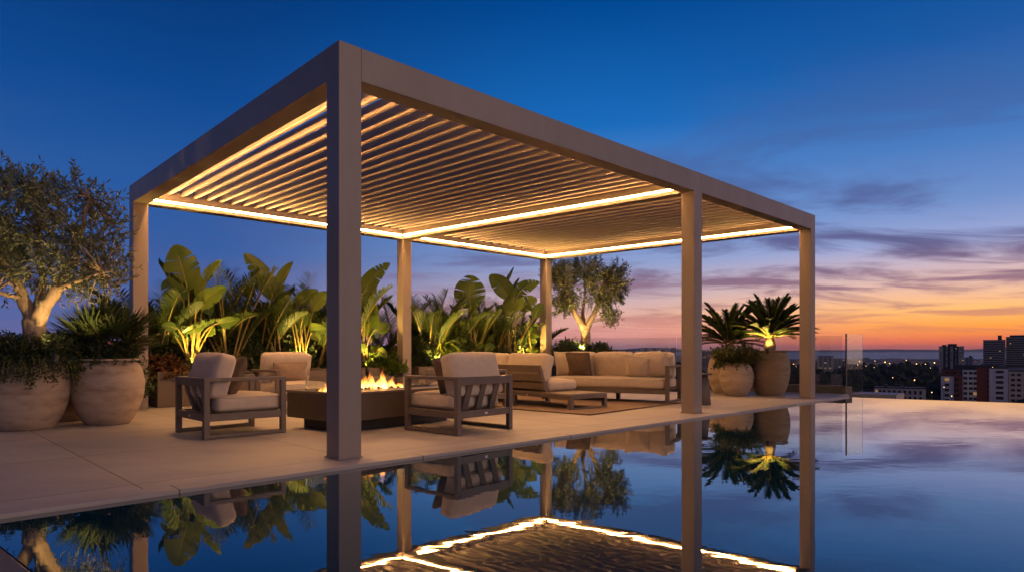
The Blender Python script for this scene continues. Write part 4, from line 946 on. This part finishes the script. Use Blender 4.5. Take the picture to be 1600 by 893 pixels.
wT = 39/FPX*1000*.83; Htw = at(0, 541, 1000).z - GZ
for c, ww in ((.22,.05),(.40,.06),(.62,.05),(.74,.04)):
    mb = MB(); mb.box((-wT/2 + wT*(c-ww), -.3, 0), (-wT/2 + wT*(c+ww), -.05, Htw)); mb.build('recess_shade', M['roof'], tw)  # dark strips set on the wall, shade of recesses put in as colour
for i in range(16):
    for c in (.08,.30,.51,.68,.86,.95):
        if R.random() < .55: window(tw, -wT/2 + wT*c, -.05, Htw - 3 - i*3.0, 1.8, 1.4, 'lwin' if R.random() < .12 else 'dwin')
for lab, x0, x1, yt, rb_ in (('grey twin slab block, its lower left half with banded windows', 1536, 1571, 531, ((.66,.84,7),)), ('grey twin slab block, its taller right half at the edge of the photo', 1571.5, 1630, 526, ((.1,.9,3),))):
    sl = building('slab_block', lab, x0, x1, yt, 900, 26, 'grey', None, 'building', roofbox=rb_)
    ws = (x1-x0)/FPX*900*.80; hs = at(0, yt, 900).z - GZ
    for i in range(15):
        mb = MB(); mb.box((-ws*.47, -.25, hs - 3.4 - i*3.1), (ws*.44, -.03, hs - 1.9 - i*3.1)); mb.build('window_band', M['dwin'], sl)
        for j in range(2):
            if R.random() < .5: window(sl, ws*R.uniform(-.44, .42), -.27, hs - 2.65 - i*3.1, 1.7, 1.3, R.choice(('lwin', 'dwin', 'dwin')))
building('apartment_tower', 'small grey tower block beside the pale residential tower', 1508, 1520, 558, 1050, 20, 'grey', ((.3,.7),.2,1.4,9), 'tower', roofbox=((.5,.85,3),))
# far skyline blocks
gk = 'far apartment blocks along the skyline'
px = 862
k = 0
while px < 1540:
    w = R.uniform(9, 24); d_ = R.uniform(1500, 2300)
    if not (1464 < px + w/2 < 1508):
        yt = R.uniform(558.5, 566) if px > 1120 else R.uniform(552, 559)
        o = building('far_building', 'pale far-off apartment block in the low skyline beyond the dark woodland', px, px + w, yt, d_, 20, R.choice(('conc','beige','grey','beige')), None, group=gk)
        wv = w/FPX*d_; hv = at(0, yt, d_).z - GZ
        for _ in range(4):
            window(o, wv*R.uniform(-.45, .45), -.1, hv*R.uniform(.35, .92), 2.2, 1.6, R.choice(('dwin','dwin','dwin','lwin')))
    px += w*R.uniform(.55, 1.1); k += 1
for lab, x0, x1, yt, d_ in (('distant dark flat block on the skyline seen above the long sofa', 1000, 1045, 543, 2000), ('narrow dark tower on the skyline left of the middle post', 1048, 1056, 543, 1900), ('wide dark block on the skyline behind the glass', 958, 985, 546, 2100),
                        ('pale group of towers seen between the middle post and the ochre pot', 1097, 1112, 549, 900), ('dark tower among pale ones right of the middle post', 1112, 1126, 545, 950), ('palest apartment block right of the end post', 1277, 1302, 556, 1100), ('grey apartment block right of the end post, lower', 1302, 1322, 560, 1150)):
    building('city_block', lab, x0, x1, yt, d_, 24, R.choice(('conc','grey','beige')), ((.2,.5,.8),.12,1.5,7), lit=.07)
# woodland
M['wood'] = mat('woodland', (.010,.016,.008), (.026,.034,.018), scale=.09, rough=1)
mb = MB(); bm = bmesh.new(); bmesh.ops.create_icosphere(bm, subdivisions=2, radius=1.0); iv = [v.co.copy() for v in bm.verts]; iff = [[v.index for v in f.verts] for f in bm.faces]; bm.free()
for k in range(1900):
    d_ = 300 + 1250*R.random()**1.1; px_ = R.uniform(840, 1660); x = (px_-HORX)/FPX*d_
    if 1465 < px_ < 1640 and 350 < d_ < 560: continue
    if 1355 < px_ < 1455 and 290 < d_ < 360: continue
    r = R.uniform(4, 8.5); h = R.uniform(1.0, 1.5); s = R.random()*50
    mb.add([Vector((x, d_, GZ + r*h*.9)) + Vector((v.x*r, v.y*r, v.z*r*h))*(1 + .38*noise.noise(v*2.6 + Vector((s, 0, 0)))) for v in iv], iff)
d = mb.build('woodland', M['wood']); tag(d, 'dark mass of trees between the terrace and the lit skyline', 'woodland', kind='stuff')
# street lamps
M['slamp'] = emit_mat('sodium_lamp', (1.0,.42,.10), 7); M['slampw'] = emit_mat('white_lamp', (1.0,.66,.34), 2.5)
lampmesh = {}
def street_lamp(px, py, d_, warm=True, r=.8, label='tiny glowing street lamp among the far buildings and trees'):
    p = at(px, py, d_)
    root = thing('street_lamp', label, 'street lamp', (p.x, p.y, GZ), group='street lamps across the city')
    key = (warm, round(r, 2))
    if key not in lampmesh:
        mb = MB(); mb.lathe([(0, -r), (r*.7, -r*.7), (r, 0), (r*.7, r*.7), (0, r)], 10); me = bpy.data.meshes.new('lamp_head'); me.from_pydata(mb.v, [], mb.f); me.materials.append(M['slamp' if warm else 'slampw']); lampmesh[key] = me
    o = bpy.data.objects.new('lamp_head', lampmesh[key]); link(o); o.parent = root; o.location = (0, 0, p.z - GZ)
    mb = MB(); mb.tube([(0, 0, 0), (0, .2, p.z - GZ - r)], .12, 5); mb.build('pole', M['roof'], root)
for px, py, d_, w_, r in ((1320,563,1500,1,1.1),(1343,564,1500,1,.9),(1367,563,1500,0,1.0),(1383,565,1450,1,1.3),(1390,567,1450,1,.9),(1398,568,1400,1,.9),(1432,568,1400,1,1.2),(1438,569,1400,0,1.1),(1446,568,1420,0,1.0),(1460,566,1400,1,1.2),(1282,570,1300,1,1.0),
      (1353,571,1250,0,.8),(1340,569,1300,1,.7),(1305,603,420,0,.35),(1429,593,620,1,.5),(1395,589,700,1,.35),(1454,574,1100,0,.6),(1366,573,1200,0,.6),(1222,556,1700,1,.8),(1232,562,1500,1,.9),(1240,568,1400,1,1.0),(1236,574,1300,1,.8),(1229,566,1400,1,.7),(1244,572,1300,0,.6),(1227,560,1500,1,.7),
      (996,548.5,1900,0,1.0),(1030,548,1900,1,1.1),(1110,562,1300,1,.7),(1416,562,1500,1,.8),(1475,604,330,0,.25),(1487,618,300,0,.28),(1551,573,500,0,.35),(1456,612,330,0,.3)):
    street_lamp(px, py, d_, bool(w_), r*.8)

# ------------------------------------------------------------------ evening air
mh = bpy.data.materials.new('evening_haze'); mh.use_nodes = True; th = NT(mh); th.n.remove(th.n['Principled BSDF'])
pv = th.add('ShaderNodeVolumePrincipled', Density=HAZE); pv.inputs['Color'].default_value = (.86,.88,.95,1); pv.inputs['Anisotropy'].default_value = .2
th.lk(pv.outputs[0], th.n['Material Output'].inputs['Volume'])
mb = MB(); mb.box((-31000, -1000, GZ-6), (31000, 25000, 160)); hz_ = mb.build('haze', mh); tag(hz_, kind='stuff')
# ------------------------------------------------------------------ sky and added fill sun
w = bpy.data.worlds.new('World'); sc.world = w; w.use_nodes = True
t = NT(w); bg = t.n['Background']
tc = t.add('ShaderNodeTexCoord'); nm = t.add('ShaderNodeVectorMath', operation='NORMALIZE'); t.lk(tc.outputs['Generated'], nm.inputs[0])
sp = t.add('ShaderNodeSeparateXYZ'); t.lk(nm.outputs[0], sp.inputs[0])
SUN_AZ = rad(62)                                   # right of the view axis
hv = t.add('ShaderNodeCombineXYZ'); t.lk(sp.outputs[0], hv.inputs[0]); t.lk(sp.outputs[1], hv.inputs[1]); hn = t.add('ShaderNodeVectorMath', operation='NORMALIZE'); t.lk(hv.outputs[0], hn.inputs[0])
dt = t.add('ShaderNodeVectorMath', operation='DOT_PRODUCT'); t.lk(hn.outputs[0], dt.inputs[0]); dt.inputs[1].default_value = (math.sin(SUN_AZ), math.cos(SUN_AZ), 0)
def ramp(stops):
    cr = t.add('ShaderNodeValToRGB'); cr.color_ramp.interpolation = 'EASE' if False else 'LINEAR'
    el = cr.color_ramp.elements
    while len(el) > 1: el.remove(el[-1])
    for i, (deg, c) in enumerate(stops):
        pos = (math.sin(rad(deg)) + .1)/1.1
        e = el[0] if i == 0 else el.new(pos)
        e.position = pos; e.color = srgb(*c)
    return cr
el_in = t.add('ShaderNodeMapRange'); el_in.inputs[1].default_value = -.1; el_in.inputs[2].default_value = 1.0; t.lk(sp.outputs[2], el_in.inputs[0])
rL_ = ramp([(-3,(60,64,92)), (0,(96,98,148)), (4,(72,94,150)), (8,(50,86,148)), (13,(34,82,148)), (20,(10,66,132)), (29,(2,46,104)), (50,(2,34,84)), (90,(2,26,66))])
rC_ = ramp([(-3,(90,70,80)), (0,(170,122,140)), (1.2,(218,148,138)), (3.2,(214,166,152)), (5,(182,164,176)), (7.5,(132,148,190)), (9.5,(112,142,194)), (13,(84,132,194)), (19,(22,98,172)), (28,(0,66,136)), (50,(4,44,104)), (90,(4,32,78))])
rR_ = ramp([(-3,(90,60,60)), (0,(196,96,86)), (.7,(236,112,66)), (1.8,(252,158,62)), (3.0,(252,184,104)), (5,(222,180,164)), (8,(148,158,200)), (11,(104,134,188)), (15,(68,114,178)), (22,(18,82,152)), (30,(4,60,128)), (50,(6,46,110)), (90,(4,32,80))])
rB_ = ramp([(-3,(56,50,58)), (0,(122,98,102)), (5,(124,102,108)), (12,(104,94,108)), (25,(66,70,96)), (50,(20,40,84)), (90,(2,26,66))])
for r_ in (rL_, rC_, rR_, rB_): t.lk(el_in.outputs[0], r_.inputs[0])
m1 = t.add('ShaderNodeMapRange', interpolation_type='SMOOTHSTEP'); m1.inputs[1].default_value = .02; m1.inputs[2].default_value = .60; t.lk(dt.outputs['Value'], m1.inputs[0])
m2 = t.add('ShaderNodeMapRange', interpolation_type='SMOOTHSTEP'); m2.inputs[1].default_value = .58; m2.inputs[2].default_value = .92; t.lk(dt.outputs['Value'], m2.inputs[0])
x1 = t.add('ShaderNodeMix', data_type='RGBA'); t.lk(m1.outputs[0], x1.inputs['Factor']); t.lk(rL_.outputs[0], x1.inputs[6]); t.lk(rC_.outputs[0], x1.inputs[7])
x2 = t.add('ShaderNodeMix', data_type='RGBA'); t.lk(m2.outputs[0], x2.inputs['Factor']); t.lk(x1.outputs[2], x2.inputs[6]); t.lk(rR_.outputs[0], x2.inputs[7])
bk_ = t.add('ShaderNodeMapRange', interpolation_type='SMOOTHSTEP'); bk_.inputs[1].default_value = -.15; bk_.inputs[2].default_value = -.75; hs = t.add('ShaderNodeSeparateXYZ'); t.lk(hn.outputs[0], hs.inputs[0]); t.lk(hs.outputs[1], bk_.inputs[0])
bk_.inputs[1].default_value, bk_.inputs[2].default_value, bk_.inputs[3].default_value, bk_.inputs[4].default_value = -.6, .5, 1.0, 0.0
x2b = t.add('ShaderNodeMix', data_type='RGBA'); t.lk(bk_.outputs[0], x2b.inputs['Factor']); t.lk(x2.outputs[2], x2b.inputs[6]); t.lk(rB_.outputs[0], x2b.inputs[7]); x2 = x2b
# clouds: noise on a flat layer
zz = t.add('ShaderNodeMath', operation='MAXIMUM'); t.lk(sp.outputs[2], zz.inputs[0]); zz.inputs[1].default_value = 0.0
za = t.add('ShaderNodeMath', operation='ADD'); t.lk(zz.outputs[0], za.inputs[0]); za.inputs[1].default_value = .07
dv = t.add('ShaderNodeVectorMath', operation='DIVIDE'); t.lk(nm.outputs[0], dv.inputs[0]); cb = t.add('ShaderNodeCombineXYZ')
for i in range(3): t.lk(za.outputs[0], cb.inputs[i])
t.lk(cb.outputs[0], dv.inputs[1])
mpc = t.add('ShaderNodeMapping'); mpc.inputs['Rotation'].default_value = (0, 0, rad(16)); mpc.inputs['Scale'].default_value = (.7, 1.1, 0); mpc.inputs['Location'].default_value = (7.7, 3.3, 0); t.lk(dv.outputs[0], mpc.inputs[0])
cn = t.add('ShaderNodeTexNoise', Scale=1.0, Detail=8.0, Roughness=.58, Distortion=.55); t.lk(mpc.outputs[0], cn.inputs['Vector'])
cm = t.add('ShaderNodeMapRange', interpolation_type='SMOOTHSTEP'); cm.inputs[1].default_value = .44; cm.inputs[2].default_value = .63; t.lk(cn.outputs['Fac'], cm.inputs[0])
em_ = t.add('ShaderNodeValToRGB'); ee = em_.color_ramp.elements; ee[0].position = .09; ee[0].color = (0,0,0,1); ee[1].position = .48; ee[1].color = (0,0,0,1)
for pos, v_ in ((.115,.35),(.16,.95),(.22,.9),(.28,.8),(.35,.5),(.42,.2)): e = ee.new(pos); e.color = (v_,v_,v_,1)
t.lk(el_in.outputs[0], em_.inputs[0])
am = t.add('ShaderNodeMapRange', interpolation_type='SMOOTHSTEP'); am.inputs[1].default_value = .0; am.inputs[2].default_value = .75; am.inputs[3].default_value = .18; t.lk(dt.outputs['Value'], am.inputs[0])
mA = t.add('ShaderNodeMath', operation='MULTIPLY'); t.lk(cm.outputs[0], mA.inputs[0]); t.lk(em_.outputs[0], mA.inputs[1])
mB = t.add('ShaderNodeMath', operation='MULTIPLY'); t.lk(mA.outputs[0], mB.inputs[0]); t.lk(am.outputs[0], mB.inputs[1])
cc = ramp([(-3,(90,70,90)), (2,(190,110,100)), (4,(150,108,118)), (8,(84,80,122)), (14,(66,84,136)), (30,(40,80,140))]); t.lk(el_in.outputs[0], cc.inputs[0])
x3 = t.add('ShaderNodeMix', data_type='RGBA'); t.lk(mB.outputs[0], x3.inputs['Factor']); t.lk(x2.outputs[2], x3.inputs[6]); t.lk(cc.outputs[0], x3.inputs[7])
t.lk(x3.outputs[2], bg.inputs['Color']); bg.inputs['Strength'].default_value = 1.0
# added warm sun, well off the sunset bearing, to brighten the pool-facing fronts
sl = bpy.data.lights.new('warm_fill_sun', 'SUN'); sl.energy = .7; sl.angle = rad(50); sl.color = (1.0, .66, .50)
so = bpy.data.objects.new('warm_fill_sun', sl); link(so)
az = rad(118); elv = rad(14)
so.rotation_euler = Vector((math.sin(az)*math.cos(elv), math.cos(az)*math.cos(elv), math.sin(elv))).to_track_quat('Z', 'Y').to_euler()

# ------------------------------------------------------------------ camera and render
cam = bpy.data.cameras.new('camera'); co = bpy.data.objects.new('camera', cam); link(co); sc.camera = co
co.location = (0, 0, EYE); co.rotation_euler = (rad(90), 0, 0)
cam.sensor_width = 36; cam.lens = FPX/1600*36; cam.shift_y = (HORY - 446.5)/1600; cam.clip_start = .05; cam.clip_end = 120000
sc.render.engine = 'CYCLES'
cy = sc.cycles
cy.max_bounces = 7; cy.volume_bounces = 0; cy.diffuse_bounces = 4; cy.glossy_bounces = 4; cy.transmission_bounces = 6; cy.transparent_max_bounces = 16
cy.sample_clamp_indirect = 6; cy.caustics_reflective = False; cy.caustics_refractive = False; cy.use_denoising = True
try: cy.denoiser = 'OPENIMAGEDENOISE'
except Exception: pass
vs_ = sc.view_settings; sc.display_settings.display_device = 'sRGB'; vs_.view_transform = 'Standard'; vs_.look = 'None'; vs_.exposure = .28; vs_.gamma = 1; vs_.use_curve_mapping = False
